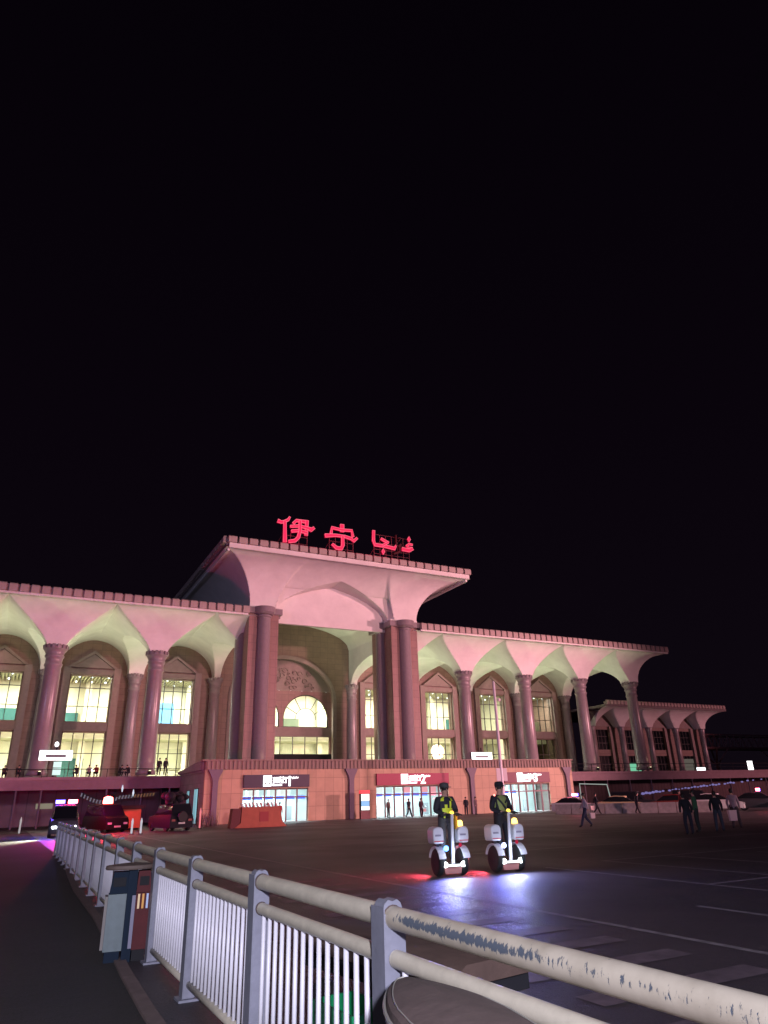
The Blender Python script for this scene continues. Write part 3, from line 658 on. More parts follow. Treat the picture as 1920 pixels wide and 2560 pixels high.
# doorway glazing and lit vestibules
E_pane = {}
def glow(name, col, s): return emis(name, col, s)
sc_cols = [(.75, .95, 1.0), (.10, .22, 1.0), (.55, .9, 1.0), (1, .45, .55)]
N(MB().box(AL + 1, AR - 1, AV + 6, AV + 6.2, 0, 4.4), 'vestibule_back_wall', mat('pale_blue_wall', (.55, .68, .70), .6))
N(MB().box(AL + 1, AR - 1, AV + .5, AV + 6, 4.35, 4.45), 'vestibule_ceiling', M_white)
M_floor = mat('polished_floor', (.35, .38, .40), .25, noise=.1); N(MB().box(AL + 1, AR - 1, AV + .1, AV + 6, 0, .03), 'vestibule_floor', M_floor)
for di, (a, b, h) in enumerate(doors):
    fr = N(MB().box(a, b, AV + .18, AV + .32, h - .12, h), 'door_frame', M_mull)
    n = (6, 8, 6)[di]
    for i in range(n + 1):
        x = a + (b - a) * i / n; MB().box(x - .055, x + .055, AV + .16, AV + .34, 0, h).build('jamb', mat('wine_metal', (.10, .015, .025), .4), fr)
    MB().box(a, b, AV + .17, AV + .33, 2.12, 2.24).build('transom', MATS['wine_metal'], fr)
    for i in range(n):
        x0, x1 = a + (b - a) * i / n, a + (b - a) * (i + 1) / n
        MB().add([(x0, AV + .25, 0), (x1, AV + .25, 0), (x1, AV + .25, h), (x0, AV + .25, h)], [(0, 1, 2, 3)]).build('pane', M_pane, fr)
        bc = glow('blue_led_banner', (.05, .16, 1.0), 1.5) if (di < 2 or i < 2) else glow('pale_led_banner', (.5, .5, 1.0), 1.2)
        if di == 1 and i in (6, 7): bc = glow('pink_led_banner', (1, .25, .4), 1.4)
        if di < 2 or i < 2: MB().box(x0 + .1, x1 - .1, AV + .6, AV + .63, 2.0, 2.3).build('led_banner', bc, fr)
        pc = [(.80, .98, .95), (.95, 1, 1), (.62, .88, .95)][i % 3]
        if di == 1 and i in (4, 6, 7): pc = (1, .35, .45)
        MB().box(x0 + .12, x1 - .12, AV + 2.4, AV + 2.43, 2.35, 2.9).build('upper_light_panel', glow('panel_%d%d' % (di, i % 3) if pc[1] > .5 else 'pink_panel', pc, .85), fr)
        if random.random() < .5: MB().box(x0 + .2, x1 - .25, AV + 4, AV + 4.2, .0, random.uniform(1.1, 1.7)).build('counter', mat('counter_grey', (.3, .36, .40), .5), fr)
    for dx in (0, 1):
        light('AREA', 'vestibule_light', ((a + b) / 2 + (dx - .5) * (b - a) * .5, AV + 2.6, 4.2), ((a + b) / 2 + (dx - .5) * (b - a) * .5, AV + 2.7, 0), 760, (.80, .97, 1.0), 2.6, 2)
    # sign board above the door
    m = [mat('dark_plum_board', (.03, .015, .05), .5), mat('crimson_board', (.30, .008, .06), .45), mat('maroon_board', (.13, .02, .04), .5)][di]
    sb = MB().box(a - .02, b + .02, AV - .22, AV - .003, 3.08, 4.22).build('door_sign', m)
    tag(sb, ['dark plum sign board reading number 1 above the left doorway', 'bright crimson sign board reading number 2 above the middle doorway', 'maroon sign board reading number 3 above the right doorway'][di], 'sign')
    cx = [23.4, 38.45, 53.6][di]; z0 = 3.17
    ic = MB().box(cx - 1.42, cx - .62, AV - .30, AV - .223, z0, z0 + .98).build('pictogram_plate', E_sign, sb)
    for (px, pz, s2) in ((cx - 1.22, z0 + .26, .07), (cx - .84, z0 + .26, .07)): MB().box(px - s2, px + s2, AV - .32, AV - .303, pz - s2, pz + s2).build('pictogram_dot', M_mull, ic)
    MB().tube([(cx - 1.18 + .32 * t / 6, AV - .31, z0 + .64 + .05 * sin(pi * t / 6)) for t in range(7)], .02, 5).build('pictogram_dot', M_mull, ic)
    def text(body, x, z, size, par, bold=.0, nm='lettering', y=AV - .26, mt=None, ext=.03):
        cu = bpy.data.curves.new(nm, 'FONT'); cu.body = body; cu.size = size; cu.extrude = ext; cu.offset = bold; cu.materials.append(mt or E_sign)
        o = bpy.data.objects.new(nm, cu); COL.objects.link(o); 
        dg = bpy.context.evaluated_depsgraph_get(); me = bpy.data.meshes.new_from_object(o.evaluated_get(dg)); bpy.data.objects.remove(o)
        return link(nm, me, par, (x, y, z), (pi / 2, 0, 0))
    text('پويىزغا كىرىش ئېغىزى', cx - .5, z0 + .74, .21, sb, .006)
    text('进站口', cx - .5, z0 + .30, .48, sb, .014)
    text('Entrance', cx - .5, z0 + .04, .27, sb, .01)
    text(str(di + 1), cx + .92, z0 + .02, 1.25, sb, .03)

# kiosk totem beside doorway 2
ks = thing('information_totem', 'slim lit totem with red top standing left of the middle doorway', 'totem', (31.9, 66.5, 0))
MB().box(-.5, .5, -.18, .18, 0, .75).build('base', mat('deep_red_cabinet', (.12, .01, .02), .4), ks)
MB().box(-.5, .5, -.15, .15, .753, 2.3).build('body', M_dark, ks)
MB().box(-.44, .44, -.19, -.153, .8, 1.15).build('screen', glow('kiosk_white', (1, .97, .95), 1.6), ks)
MB().box(-.44, .44, -.19, -.153, 1.17, 1.62).build('screen', glow('kiosk_blue', (.25, .55, .95), 1.0), ks)
MB().box(-.44, .44, -.19, -.153, 1.64, 2.26).build('screen', MATS['kiosk_white'], ks)
MB().box(-.52, .52, -.19, .18, 2.303, 2.62).build('header', glow('kiosk_red', (1, .06, .08), 1.1), ks)

# ------------------------------------------------------------------ roof sign
sg = thing('roof_sign', 'glowing red station name letters on steel frames along the portal roof edge', 'sign', (33, 73.5, PZT))
soff = Vector((33, 73.5, PZT))
def unproj_sign(x, y):
    px, py = 660 + x * .2411, 1270 + y * .2411
    d = rx * (px - 960) - ux * (py - 1280) + f0 * F_PX; t = 73.5 / d.y; p = CAM + d * t; return (p.x, p.z)
M_tube = emis('neon_pale_rim', (1, .16, .24), 1.15); M_face = emis('neon_red_face', (.95, .006, .085), 1.0); M_unlit = mat('unlit_red_acrylic', (.05, .004, .01), .4)
M_srim = mat('letter_return', (.35, .05, .08), .5)
def stroke2d(pts, w):
    P = [Vector(unproj_sign(*p)) for p in pts]; k = .0108 * 1.18
    ws = w if isinstance(w, (list, tuple)) else [w] * len(P); ws = [q * k * .98 for q in ws]
    L, R = [], []
    for i, p in enumerate(P):
        d = (P[min(i + 1, len(P) - 1)] - P[max(i - 1, 0)]).normalized(); n = Vector((-d.y, d.x))
        if i == 0: p = p - d * ws[i] * .35
        if i == len(P) - 1: p = p + d * ws[i] * .35
        L.append(p + n * ws[i] / 2); R.append(p - n * ws[i] / 2)
    return L, R
def letter(strokes, name, lit=True):
    par = None; idx = 0
    bdy = MB(); face = MB(); rim = MB()
    for si, (pts, w) in enumerate(strokes):
        L, R = stroke2d(pts, w); y0, y1 = 73.28 - si * .012, 73.55
        for a in range(len(L) - 1):
            q = [L[a], L[a + 1], R[a + 1], R[a]]
            bdy.prism([(p.x, p.y) for p in q], y0 + .06, y1)
        w2 = [x * .80 for x in (w if isinstance(w, (list, tuple)) else [w] * len(pts))]; L2, R2 = stroke2d(pts, w2)
        for a in range(len(L2) - 1):
            q = [L2[a], L2[a + 1], R2[a + 1], R2[a]]
            face.add([(p.x, y0 + .0, p.y) for p in q], [(0, 1, 2, 3)])
        if lit:
            loop = [(p.x, y0 + .02, p.y) for p in L] + [(p.x, y0 + .02, p.y) for p in R[::-1]]; rim.tube(loop + [loop[0]], .03, 5)
    o = bdy.build(name, mat('letter_red_body', (.3, .01, .03), .5, emit=(.8, .006, .07), estr=.7) if lit else M_unlit, sg); o.location = -soff
    f_ = face.build('letter_face', M_face if lit else M_unlit, o)
    if lit: rim.build('neon_outline', M_tube, o)
letter([([(150, 140), (175, 150), (200, 148), (245, 128), (262, 100)], [34, 28, 26, 24, 14]), ([(212, 150), (212, 345)], [26, 36]),
        ([(305, 160), (330, 135), (440, 150)], [26, 26, 30]), ([(440, 145), (432, 280)], 30), ([(275, 195), (360, 192), (440, 212), (485, 232), (508, 215)], [22, 26, 26, 40, 24]),
        ([(288, 245), (360, 240), (430, 262)], 26), ([(368, 145), (368, 240), (350, 310), (315, 345), (258, 352)], [26, 28, 30, 32, 26])], 'letter')
letter([([(805, 188), (805, 238)], 40), ([(692, 262), (700, 208), (800, 232), (905, 240), (915, 295)], [26, 28, 24, 26, 26]),
        ([(640, 290), (740, 288), (830, 300), (905, 325), (925, 348), (955, 320)], [36, 26, 26, 30, 30, 22]), ([(810, 305), (812, 390), (795, 425), (745, 418), (706, 382)], [26, 32, 36, 34, 22])], 'letter')
letter([([(1132, 245), (1130, 340), (1145, 385), (1240, 398), (1350, 425), (1362, 395)], [26, 28, 32, 30, 34, 16]), ([(1213, 325), (1240, 342), (1282, 362)], [22, 26, 18]), ([(1275, 365), (1225, 392)], 20), ([(1230, 428), (1230, 456), (1230, 484)], [4, 34, 4])], 'letter')
letter([([(1497, 304), (1497, 328), (1497, 354)], [4, 36, 4]), ([(1528, 386), (1500, 378), (1474, 395), (1490, 418), (1528, 420)], [18, 22, 24, 22, 18]), ([(1436, 432), (1500, 445), (1528, 430)], [36, 36, 30])], 'letter')
letter([([(1362, 288), (1366, 400)], 16), ([(1412, 385), (1392, 400), (1408, 425), (1398, 460), (1345, 478)], [22, 26, 28, 26, 18]), ([(1382, 318), (1400, 310), (1402, 335), (1388, 350)], 9)], 'letter', False)
fm = mat('rusty_frame_steel', (.10, .02, .03), .6)
def sframe(px0, px1, ztop, legs, rows):
    x0, x1 = unproj_sign(px0, 300)[0], unproj_sign(px1, 300)[0]; m = MB()
    for i in range(legs):
        x = x0 + (x1 - x0) * i / (legs - 1); m.box(x - .03, x + .03, 73.56, 73.62, PZT - .9, ztop); m.tube([(x, 73.6, PZT + .8), (x, 75.2, PZT - .6)], .03, 5)
    for z in rows: m.box(x0, x1, 73.57, 73.61, z - .025, z + .025)
    m.tube([(x0, 73.6, PZT + 1.6), (x0 - 1.1, 74.6, PZT - .6)], .03, 5)
    o = m.build('sign_frame', fm, sg); o.location = -soff
sframe(190, 450, 31.6, 4, (30.4, 31.3)); sframe(680, 925, 32.2, 5, (30.5, 31.4, 32.2)); sframe(1140, 1500, 33.2, 7, (30.6, 31.2, 32.1, 33.2))
for (a, z) in ((25.3, 31.8), (29.8, 31.8), (35.0, 31.6), (38.0, 31.6)): light('POINT', 'sign_glow', (a + .5, 72.0, z), (a, 60, z), 160, (1, .04, .14), .8)

# direction signs on the deck
def gantry(x, y, w, name_label, t1):
    t = thing('direction_sign', name_label, 'direction sign', (x, y, 4.62))
    MB().tube([(0, 0, 0), (0, 0, 3.1)], .08, 8).build('post', M_dark, t)
    b = MB().box(-w / 2, w / 2, -.12, -.09, 1.55, 2.55).build('sign_box', mat('sign_cabinet', (.15, .16, .18), .5), t)
    MB().box(-w / 2 + .03, w / 2 - .03, -.16, -.123, 2.12, 2.52).build('lit_face', E_sign, b); MB().box(-w / 2 + .03, w / 2 - .03, -.16, -.123, 1.58, 1.85).build('lit_face', E_sign, b)
    MB().box(-w / 2 + .03, -w / 2 + .6, -.16, -.123, 1.853, 2.117).build('lit_face', E_sign, b); MB().box(w / 2 - .6, w / 2 - .03, -.16, -.123, 1.853, 2.117).build('lit_face', E_sign, b)
    if t1:
        MB().box(-.1, .65, -.12, -.05, .9, 1.45).build('lower_sign', glow('pale_sign', (.75, 1, .95), 1.0), t); MB().box(-.1, .65, -.12, -.05, .2, .82).build('lower_sign', MATS['pale_sign'], t)
        MB().sphere((-.05, 0, 3.1), .2, 10, sq=(1, 1, 1.3)).build('lamp', E_sign, t)
gantry(4.05, 79.9, 3.1, 'white lit direction sign in two rows on the left of the deck', True)
gantry(55.6, 79.9, 3.3, 'white lit direction sign above the parapet left of the white pole', False)
# lit panel far right on deck
t = MB().box(-.55, .55, -.1, .1, 0, 1.5).build('notice_board', E_sign, None, (112.0, 82, 4.62)); tag(t, 'small bright white notice board standing at the far right end of the deck', 'notice board')

# ------------------------------------------------------------------ smaller station wing at the right
sw = thing('side_wing', 'smaller darker vaulted station wing with unlit windows beyond the right end of the station', 'side wing', (100, 92, 0)); woff = Vector((100, 92, 0))
def Wg(mb_, name, m, parent=None):
    o = mb_.build(name, m, parent or sw)
    if parent is None: o.location = -woff
    return o
SC = [87.0, 93.7, 100.4, 107.1, 114.0]; SZC, SZE, SZT = 12.3, 15.2, 16.05; SV = 92.0; SE = 88.6
def side_canopy():
    us = [87.6 + (117.6 - 87.6) * i / 210 for i in range(211)]; vv = [SE + (94.2 - SE) * i / 36 for i in range(37)]
    us = sorted(us + [(a + b) / 2 for a, b in zip(SC[:-1], SC[1:])]); V = []
    def pu(u):
        for c in SC:
            if abs(u - c) <= .6: return 0
        if u < SC[0]: return arch(SC[0] - .6 - u, 2.7, 2.8)
        if u > SC[-1]: return flare(u - SC[-1] - .6, 3.0, SZE - SZC)
        for a, b in zip(SC[:-1], SC[1:]):
            if a < u < b: return arch(min(u - a, b - u) - .6, (b - a) / 2 - .6, 2.86, -.72)
    for v in vv:
        b = flare(SV - .5 - v, SV - .5 - SE, SZE - SZC) if v < SV - .5 else 0
        for u in us: V.append((u, v, SZC + max(b, pu(u))))
    nu = len(us); Fs = [(j * nu + i, j * nu + i + 1, (j + 1) * nu + i + 1, (j + 1) * nu + i) for j in range(len(vv) - 1) for i in range(nu - 1)]
    me = bpy.data.meshes.new('canopy_soffit'); me.from_pydata(V, [], Fs); me.materials.append(M_plaster)
    me.polygons.foreach_set('use_smooth', [True] * len(Fs)); me.set_sharp_from_angle(angle=radians(20)); link('canopy_soffit', me, sw, -woff)
side_canopy()
Wg(MB().box(87.6, 117.6, SE, 112, SZE + .003, SZE + .35), 'roof_slab', M_roof)
Wg(MB().box(87.6, 117.55, SE + .1, SE + .3, SZE + .353, SZT - .1), 'eave_backing', M_block)
bm2 = MB().prism([(0, 0), (-.35, 0), (-.35, .55), (-.2, .68), (0, .7)], -.29, .29, 0, 'x').mesh('eave_block', M_block)
for i in range(37): link('eave_block', bm2, sw, Vector((88.1 + i * .8, SE + .1, SZE + .36)) - woff)
scm = MB().lathe([(.55, 0), (.55, .3), (.47, .4), (.44, 6.0), (.5, 6.1), (.5, 6.3), (.46, 6.4), (.62, 7.3), (.62, 7.5)], n=18).mesh('column', M_column)
for c in SC: o = link('column', scm, sw, Vector((c, SV, ZD)) - woff)
for a, b in zip(SC[:-1], SC[1:]):
    c = (a + b) / 2; y0, y1 = 93.2, 93.9; w = 3.1
    for (x0, x1, z0, z1) in ((a, c - w / 2, ZD, 15), (c + w / 2, b, ZD, 15), (c - w / 2, c + w / 2, 11.9, 15), (c - w / 2, c + w / 2, 7.6, 8.6)): Wg(MB().box(x0, x1, y0, y1, z0, z1), 'wall', M_stone)
    for s_ in (-1, 1): Wg(MB().box(c + s_ * (w / 2 + .35) - .3, c + s_ * (w / 2 + .35) + .3, y0 - .3, y0 - .003, ZD, 12.4), 'window_surround', M_frame)
    Wg(MB().prism([(c - 2.1, 12.41), (c + 2.1, 12.41), (c, 14.2)], y0 - .25, y0 - .003), 'gable_panel', M_frame)
    for (z0, z1, nz) in ((8.6, 11.9, 3), (ZD, 7.6, 2)):
        f = Wg(MB().box(c - w / 2, c - w / 2 + .08, y0 + .2, y0 + .35, z0, z1).box(c + w / 2 - .08, c + w / 2, y0 + .2, y0 + .35, z0, z1), 'window', M_mull)
        MB().box(c - w / 2 + .08, c + w / 2 - .08, y0 + .26, y0 + .3, z0, z1).build('pane', M_glass, f)
        for q in range(1, 4): MB().box(c - w / 2 + w * q / 4 - .03, c - w / 2 + w * q / 4 + .03, y0 + .2, y0 + .257, z0, z1).build('mullion', M_mull, f)
        for q in range(1, nz): MB().box(c - w / 2 + .08, c + w / 2 - .08, y0 + .2, y0 + .257, z0 + (z1 - z0) * q / nz - .03, z0 + (z1 - z0) * q / nz + .03).build('transom', M_mull, f)
Wg(MB().box(SC[-1], SC[-1] + .6, 93.2, 111, ZD, 15), 'end_wall', M_stone)
Wg(MB().box(95.4, 98.4, 93.25, 93.3, ZD + .3, ZD + 1.6), 'lit_pane', emis('green_lit_pane', (.25, 1.0, .6), .55))
Wg(MB().box(109.3, 111.9, 93.25, 93.3, ZD + .2, ZD + 2.3), 'lit_pane', emis('faint_lit_pane', (.6, .7, .55), .10))
t = MB().box(-.9, .9, -.1, .1, 0, .45).build('lit_board', E_white, None, (99.8, 82, 4.7)); tag(t, 'small bright white light board on the deck before the side wing', 'lit board')

# ------------------------------------------------------------------ truss bridge
tb = thing('truss_footbridge', 'dark steel truss footbridge on branching columns at the far right', 'footbridge', (140, 100, 0)); toff = Vector((140, 100, 0))
M_steel = mat('dim_red_steel', (.30, .16, .18), .6)
m = MB()
for y in (99, 103):
    for z in (9.6, 12.1): m.tube([(117, y, z), (200, y, z)], .16, 6)
o = m.build('chord', M_steel, tb); o.location = -toff
m = MB()
for y in (99, 103):
    for k in range(40):
        x = 117 + k * 2
        for (xa, za, xb, zb) in ((x, 9.6, x + 1, 12.1), (x + 1, 12.1, x + 2, 9.6)):
            o = MB().tube([(xa, y, za), (xb, y, zb)], .07, 5).build('lattice_bar', M_steel, tb); o.location = -toff
o = MB().box(117, 200, 99.2, 102.8, 9.3, 9.5).build('bridge_deck', M_steel, tb); o.location = -toff
for x in (127.8, 147, 166):
    m = MB().tube([(x + 1, 101, 0), (x, 101, 6.5)], .3, 8)
    for s_ in (-1, 1): m.tube([(x, 101, 6.2), (x + 1.7 * s_, 99, 9.4)], .16, 6); m.tube([(x, 101, 6.2), (x + 1.7 * s_, 103, 9.4)], .16, 6)
    o = m.build('branching_column', M_steel, tb); o.location = -toff

# ------------------------------------------------------------------ white camera pole on the square
pl = thing('camera_pole', 'tall thin white pole with camera and plate standing in front of the right doorway', 'pole', (44.0, 60, 0))
MB().lathe([(.26, 0), (.26, .3), (.19, .35), (.13, 12.8), (.06, 12.9)], n=12).build('mast', mat('pole_white', (.6, .6, .66), .4), pl)
MB().box(-.65, .65, -.09, -.05, 3.1, 4.3).build('sign_plate', mat('plate_grey', (.42, .40, .44), .5), pl)
MB().lathe([(.16, -.12), (.16, .12)], (.5, 0), 10, cz=11.0, axis='x').build('camera_head', M_white, pl)
MB().tube([(0, 0, 11.2), (.5, 0, 11.1)], .03, 6).build('bracket', M_white, pl)

# ------------------------------------------------------------------ string of purple lamps
sl_ = thing('lantern_string', 'string of pale purple lanterns rising to the right across the ramp wall', 'lantern string', (80, 78.6, 1.3)); lo = Vector((80, 78.6, 1.3))
E_pur = emis('lantern_purple', (.42, .36, .90), .42); gm = MB().sphere((0, 0, 0), .2, 8, sq=(1.5, 1, .75)).mesh('lantern', E_pur); pts = []
for k in range(46):
    t_ = k / 45; x = 80.4 + 31 * t_; z = 1.35 + 1.9 * t_ ** .9 + .05 * sin(k * 2.1); pts.append((x, 78.6, z + .1))
    if k > 9 and random.random() < .3: continue
    o = link('lantern', gm, sl_, Vector((x, 78.6, z)) - lo); sc_ = random.uniform(.5, 1.0) * (1.3 if k < 9 else 1); o.scale = (sc_, sc_, sc_)
o = MB().tube(pts, .03, 5).build('cable', M_dark, sl_); o.location = -lo


# ------------------------------------------------------------------ metal railing
M_rail = mat('cream_rail_paint', (.58, .53, .43), .4, noise=.14, nscale=9, bump=.12); M_bal = mat('baluster_paint', (.64, .63, .70), .4, noise=.06, nscale=9); M_collar = mat('rusty_collar', (.08, .055, .05), .8, noise=.3, nscale=40)
fence = thing('railing', 'long white tubular railing with grey posts running from the foreground to the far left', 'railing', (1.8, 3.6, 0))
foff = Vector((1.8, 3.6, 0))
fu = lambda v: 1.845 + (.015 * (v - 9.7) if v > 9.7 else 0)
pv = [.85, 3.58, 5.72, 7.80, 9.74, 11.65, 13.6, 15.6, 17.55, 19.5] + [19.5 + 1.95 * k for k in range(1, 8)]
pm = MB()
pm.prism([(-.055, 0), (.055, 0), (.055, 1.19), (.045, 1.215), (.025, 1.23), (.0, 1.222), (-.025, 1.23), (-.045, 1.215), (-.055, 1.19)], -.045, .06)
pm.prism([(-.062, 0.0), (-.056, 0.0), (-.056, 1.20), (-.062, 1.20)], -.065, .08)
pm.box(-.06, .06, -.062, -.047, .03, 1.17); pm.box(-.1, .1, -.1, .11, 0, .02)
pm = pm.mesh('post', M_galv)
for v in pv: link('post', pm, fence, Vector((fu(v), v, 0)) - foff)
def rail(v0, v1, z, r, nm, m, n=14):
    a, b = Vector((fu(v0), v0, z)), Vector((fu(v1), v1, z)); L = (b - a).length
    mb = MB().lathe([(r * .8, -.008), (r, 0), (r, L), (r * .8, L + .008)], (0, 0), n, axis='y')
    o = mb.build(nm, m, fence); d = b - a; o.location = a - foff; o.rotation_euler = (0, 0, atan2(d.y, d.x) - pi / 2); return o
balm = {}
for i in range(len(pv) - 1):
    a, b = pv[i] + .066, pv[i + 1] - .07
    if i == 0: rail(b + .02, a, 1.15, .052, 'top_rail', M_peel, 24)
    else: rail(a, b, 1.15, .052, 'top_rail', M_rail, 20)
    rail(b if i == 0 else a, a if i == 0 else b, .975, .040, 'second_rail', M_rail, 16); rail(a, b, .13, .034, 'bottom_rail', M_rail, 12)
    if i < 8:
        for (z_, r_) in ((1.15, .058), (.975, .045)):
            rail(b - .006 + (.03 if i == 0 else 0), b + .012 + (.03 if i == 0 else 0), z_, r_, 'collar', M_collar, 16)
    nb = 15 if i < 10 else 11
    for k in range(nb):
        v = a + (b - a) * (k + .5) / nb
        if 'b' not in balm: balm['b'] = MB().lathe([(.0155, 0), (.0155, .80)], (0, 0), 10).mesh('baluster', M_bal)
        link('baluster', balm['b'], fence, Vector((fu(v), v, .15)) - foff)

# ------------------------------------------------------------------ litter bin
lb = thing('litter_bin', 'twin litter bin with grey green and dark red bodies beside the railing', 'litter bin', (1.36, 10.12, 0), -.12)
M_bina = mat('bin_grey_green', (.095, .13, .145), .5, noise=.15, nscale=8); M_binb = mat('bin_dark_red', (.075, .008, .012), .8, noise=.15, nscale=8)
M_binf = mat('bin_navy_frame', (.012, .020, .036), .8, spec=.1); M_beige = mat('bin_beige_side', (.17, .155, .15), .6, noise=.1)
MB().box(-.02, .19, -.13, .13, .12, .72).build('left_body', M_bina, lb)
MB().box(-.055, -.022, -.12, .12, .14, .70).build('side_panel', M_beige, lb)
MB().box(.30, .48, -.13, .13, .12, .72).build('right_body', M_binb, lb)
MB().box(.193, .297, -.15, .12, 0, .98).build('centre_post', M_binf, lb)
MB().box(.257, .297, -.158, -.152, .14, .70).build('lavender_strip', mat('lavender_strip', (.16, .15, .23), .5), lb)
MB().prism([(-.01, .723), (.2, .723), (.19, .96), (.02, .96)], -.11, .11).build('hood', M_binf, lb)
MB().prism([(.30, .723), (.47, .723), (.45, .96), (.31, .96)], -.11, .11).build('hood', M_binb, lb)
MB().box(.02, .17, -.118, -.111, .80, .90).build('opening', M_dark, lb); MB().box(.33, .44, -.118, -.111, .80, .90).build('opening', M_dark, lb)
for (x, c) in ((.335, (.75, .55, .3)), (.385, (.65, .3, .05)), (.435, (.4, .5, .75))): MB().box(x - .012, x + .012, -.137, -.131, .55, .71).build('sticker', mat('sticker%d' % int(x * 1000), c, .5), lb)
MB().lathe([(.30, .985), (.31, 1.0), (.30, 1.03), (.1, 1.05)], (.22, 0), 24).build('roof', mat('bin_roof', (.12, .085, .075), .7, noise=.2, nscale=10), lb).scale = (1, .75, 1)
MB().box(0, .17, -.11, .11, 0, .119).build('plinth', M_binf, lb); MB().box(.31, .46, -.11, .11, 0, .119).build('plinth', M_dark, lb)

# ------------------------------------------------------------------ people
def person(name_label, x, y, rot, pose=None, jacket=(.03, .03, .04), trousers=(.02, .02, .03), hair=True, z=0, s=1.0, group=None, hands=False, shoes=(.02, .02, .02), skincol=None, parent_mods=None, subdiv=1):
    J = dict(pelvis=(0, 0, .93), waist=(0, .01, 1.08), chest=(0, .0, 1.28), nb=(0, .01, 1.45), neck=(0, 0, 1.52), head=(0, -.015, 1.60), top=(0, -.01, 1.69),
             shl=(.18, 0, 1.40), ell=(.23, .03, 1.13), wrl=(.24, -.05, .90), hal=(.24, -.08, .82), shr=(-.18, 0, 1.40), elr=(-.23, .03, 1.13), wrr=(-.24, -.05, .90), har=(-.24, -.08, .82),
             hil=(.10, 0, .88), knl=(.11, -.02, .50), anl=(.11, .03, .09), tol=(.12, -.12, .04), hir=(-.10, 0, .88), knr=(-.11, -.02, .50), anr=(-.11, .03, .09), tor=(-.12, -.12, .04))
    J.update(pose or {})
    R = dict(pelvis=(.165, .125), waist=(.155, .12), chest=(.19, .135), nb=(.07, .065), neck=(.05, .052), head=(.078, .092), top=(.05, .06), shl=(.085, .08), ell=(.062, .062), wrl=(.042, .040), hal=(.034, .024),
             shr=(.085, .08), elr=(.062, .062), wrr=(.042, .040), har=(.034, .024), hil=(.105, .105), knl=(.082, .082), anl=(.062, .064), tol=(.045, .034), hir=(.105, .105), knr=(.082, .082), anr=(.062, .064), tor=(.042, .03))
    names = list(J); idx = {n: i for i, n in enumerate(names)}
    E = [('pelvis', 'waist'), ('waist', 'chest'), ('chest', 'nb'), ('nb', 'neck'), ('neck', 'head'), ('head', 'top'), ('chest', 'shl'), ('shl', 'ell'), ('ell', 'wrl'), ('wrl', 'hal'), ('chest', 'shr'), ('shr', 'elr'), ('elr', 'wrr'), ('wrr', 'har'),
         ('pelvis', 'hil'), ('hil', 'knl'), ('knl', 'anl'), ('anl', 'tol'), ('pelvis', 'hir'), ('hir', 'knr'), ('knr', 'anr'), ('anr', 'tor')]
    me = bpy.data.meshes.new('tmp'); me.from_pydata([J[n] for n in names], [(idx[a], idx[b]) for a, b in E], []); o = bpy.data.objects.new('tmp', me); COL.objects.link(o)
    sm = o.modifiers.new('s', 'SKIN'); sm.use_smooth_shade = True
    if not me.skin_vertices: me.attributes.new('skin_vertex', 'FLOAT', 'POINT')
    for n in names: me.skin_vertices[0].data[idx[n]].radius = R[n]
    me.skin_vertices[0].data[idx['pelvis']].use_root = True
    sub = o.modifiers.new('u', 'SUBSURF'); sub.levels = sub.render_levels = subdiv
    dg = bpy.context.evaluated_depsgraph_get(); ev = o.evaluated_get(dg); body = bpy.data.meshes.new_from_object(ev)
    bpy.data.objects.remove(o); body.name = 'person'
    sk = mat('skin', (.36, .2, .15)); ja = mat('cloth_%02d%02d%02d' % tuple(int(c * 99) for c in jacket), jacket, .85, noise=.2, nscale=14, bump=.4); tr = mat('cloth_%02d%02d%02d' % tuple(int(c * 99) for c in trousers), trousers, .85, noise=.2, nscale=14, bump=.4)
    sh = mat('shoe_%02d' % int(shoes[0] * 99), shoes, .6)
    body.materials.clear()
    for m in (sk, ja, tr, sh): body.materials.append(m)
    Jv = {n: Vector(p) for n, p in J.items()}
    seg = [(a, b, {'neck': 0, 'head': 0, 'top': 0, 'hal': 0, 'har': 0}.get(b, 1)) for a, b in E]
    for i, (a, b, c) in enumerate(seg):
        if b in ('hil', 'knl', 'anl', 'hir', 'knr', 'anr'): seg[i] = (a, b, 2)
        if b in ('tol', 'tor'): seg[i] = (a, b, 3)
    for p in body.polygons:
        c = p.center; best = None
        for a, b, mi in seg:
            A_, B_ = Jv[a], Jv[b]; d = B_ - A_; t = max(0, min(1, (c - A_).dot(d) / d.length_squared)); dist = (c - (A_ + d * t)).length - .5 * (R[a][0] * (1 - t) + R[b][0] * t)
            if best is None or dist < best[0]: best = (dist, mi)
        p.material_index = best[1]; p.use_smooth = True
    ob = link('person', body, None, (x, y, z), (0, 0, rot)); ob.scale = (s, s, s); tag(ob, name_label, 'person', group)
    hd = Vector(J['head']) + Vector((0, 0, .03))
    # face
    fc = MB(); fc.prism([(hd.y - .085, hd.z + .01), (hd.y - .115, hd.z - .035), (hd.y - .085, hd.z - .045)], hd.x - .012, hd.x + .012, 0, 'x'); fc.box(hd.x - .022, hd.x + .022, hd.y - .094, hd.y - .086, hd.z - .072, hd.z - .062)
    fc.build('nose', sk, ob)
    ey = MB(); ey.sphere((hd.x - .03, hd.y - .082, hd.z + .005), .011, 6).sphere((hd.x + .03, hd.y - .082, hd.z + .005), .011, 6); ey.build('eyes', M_dark, ob)
    er = MB(); er.sphere((hd.x - .084, hd.y + .01, hd.z - .01), .022, 6, sq=(.5, 1, 1.3)).sphere((hd.x + .084, hd.y + .01, hd.z - .01), .022, 6, sq=(.5, 1, 1.3)); er.build('ears', sk, ob)
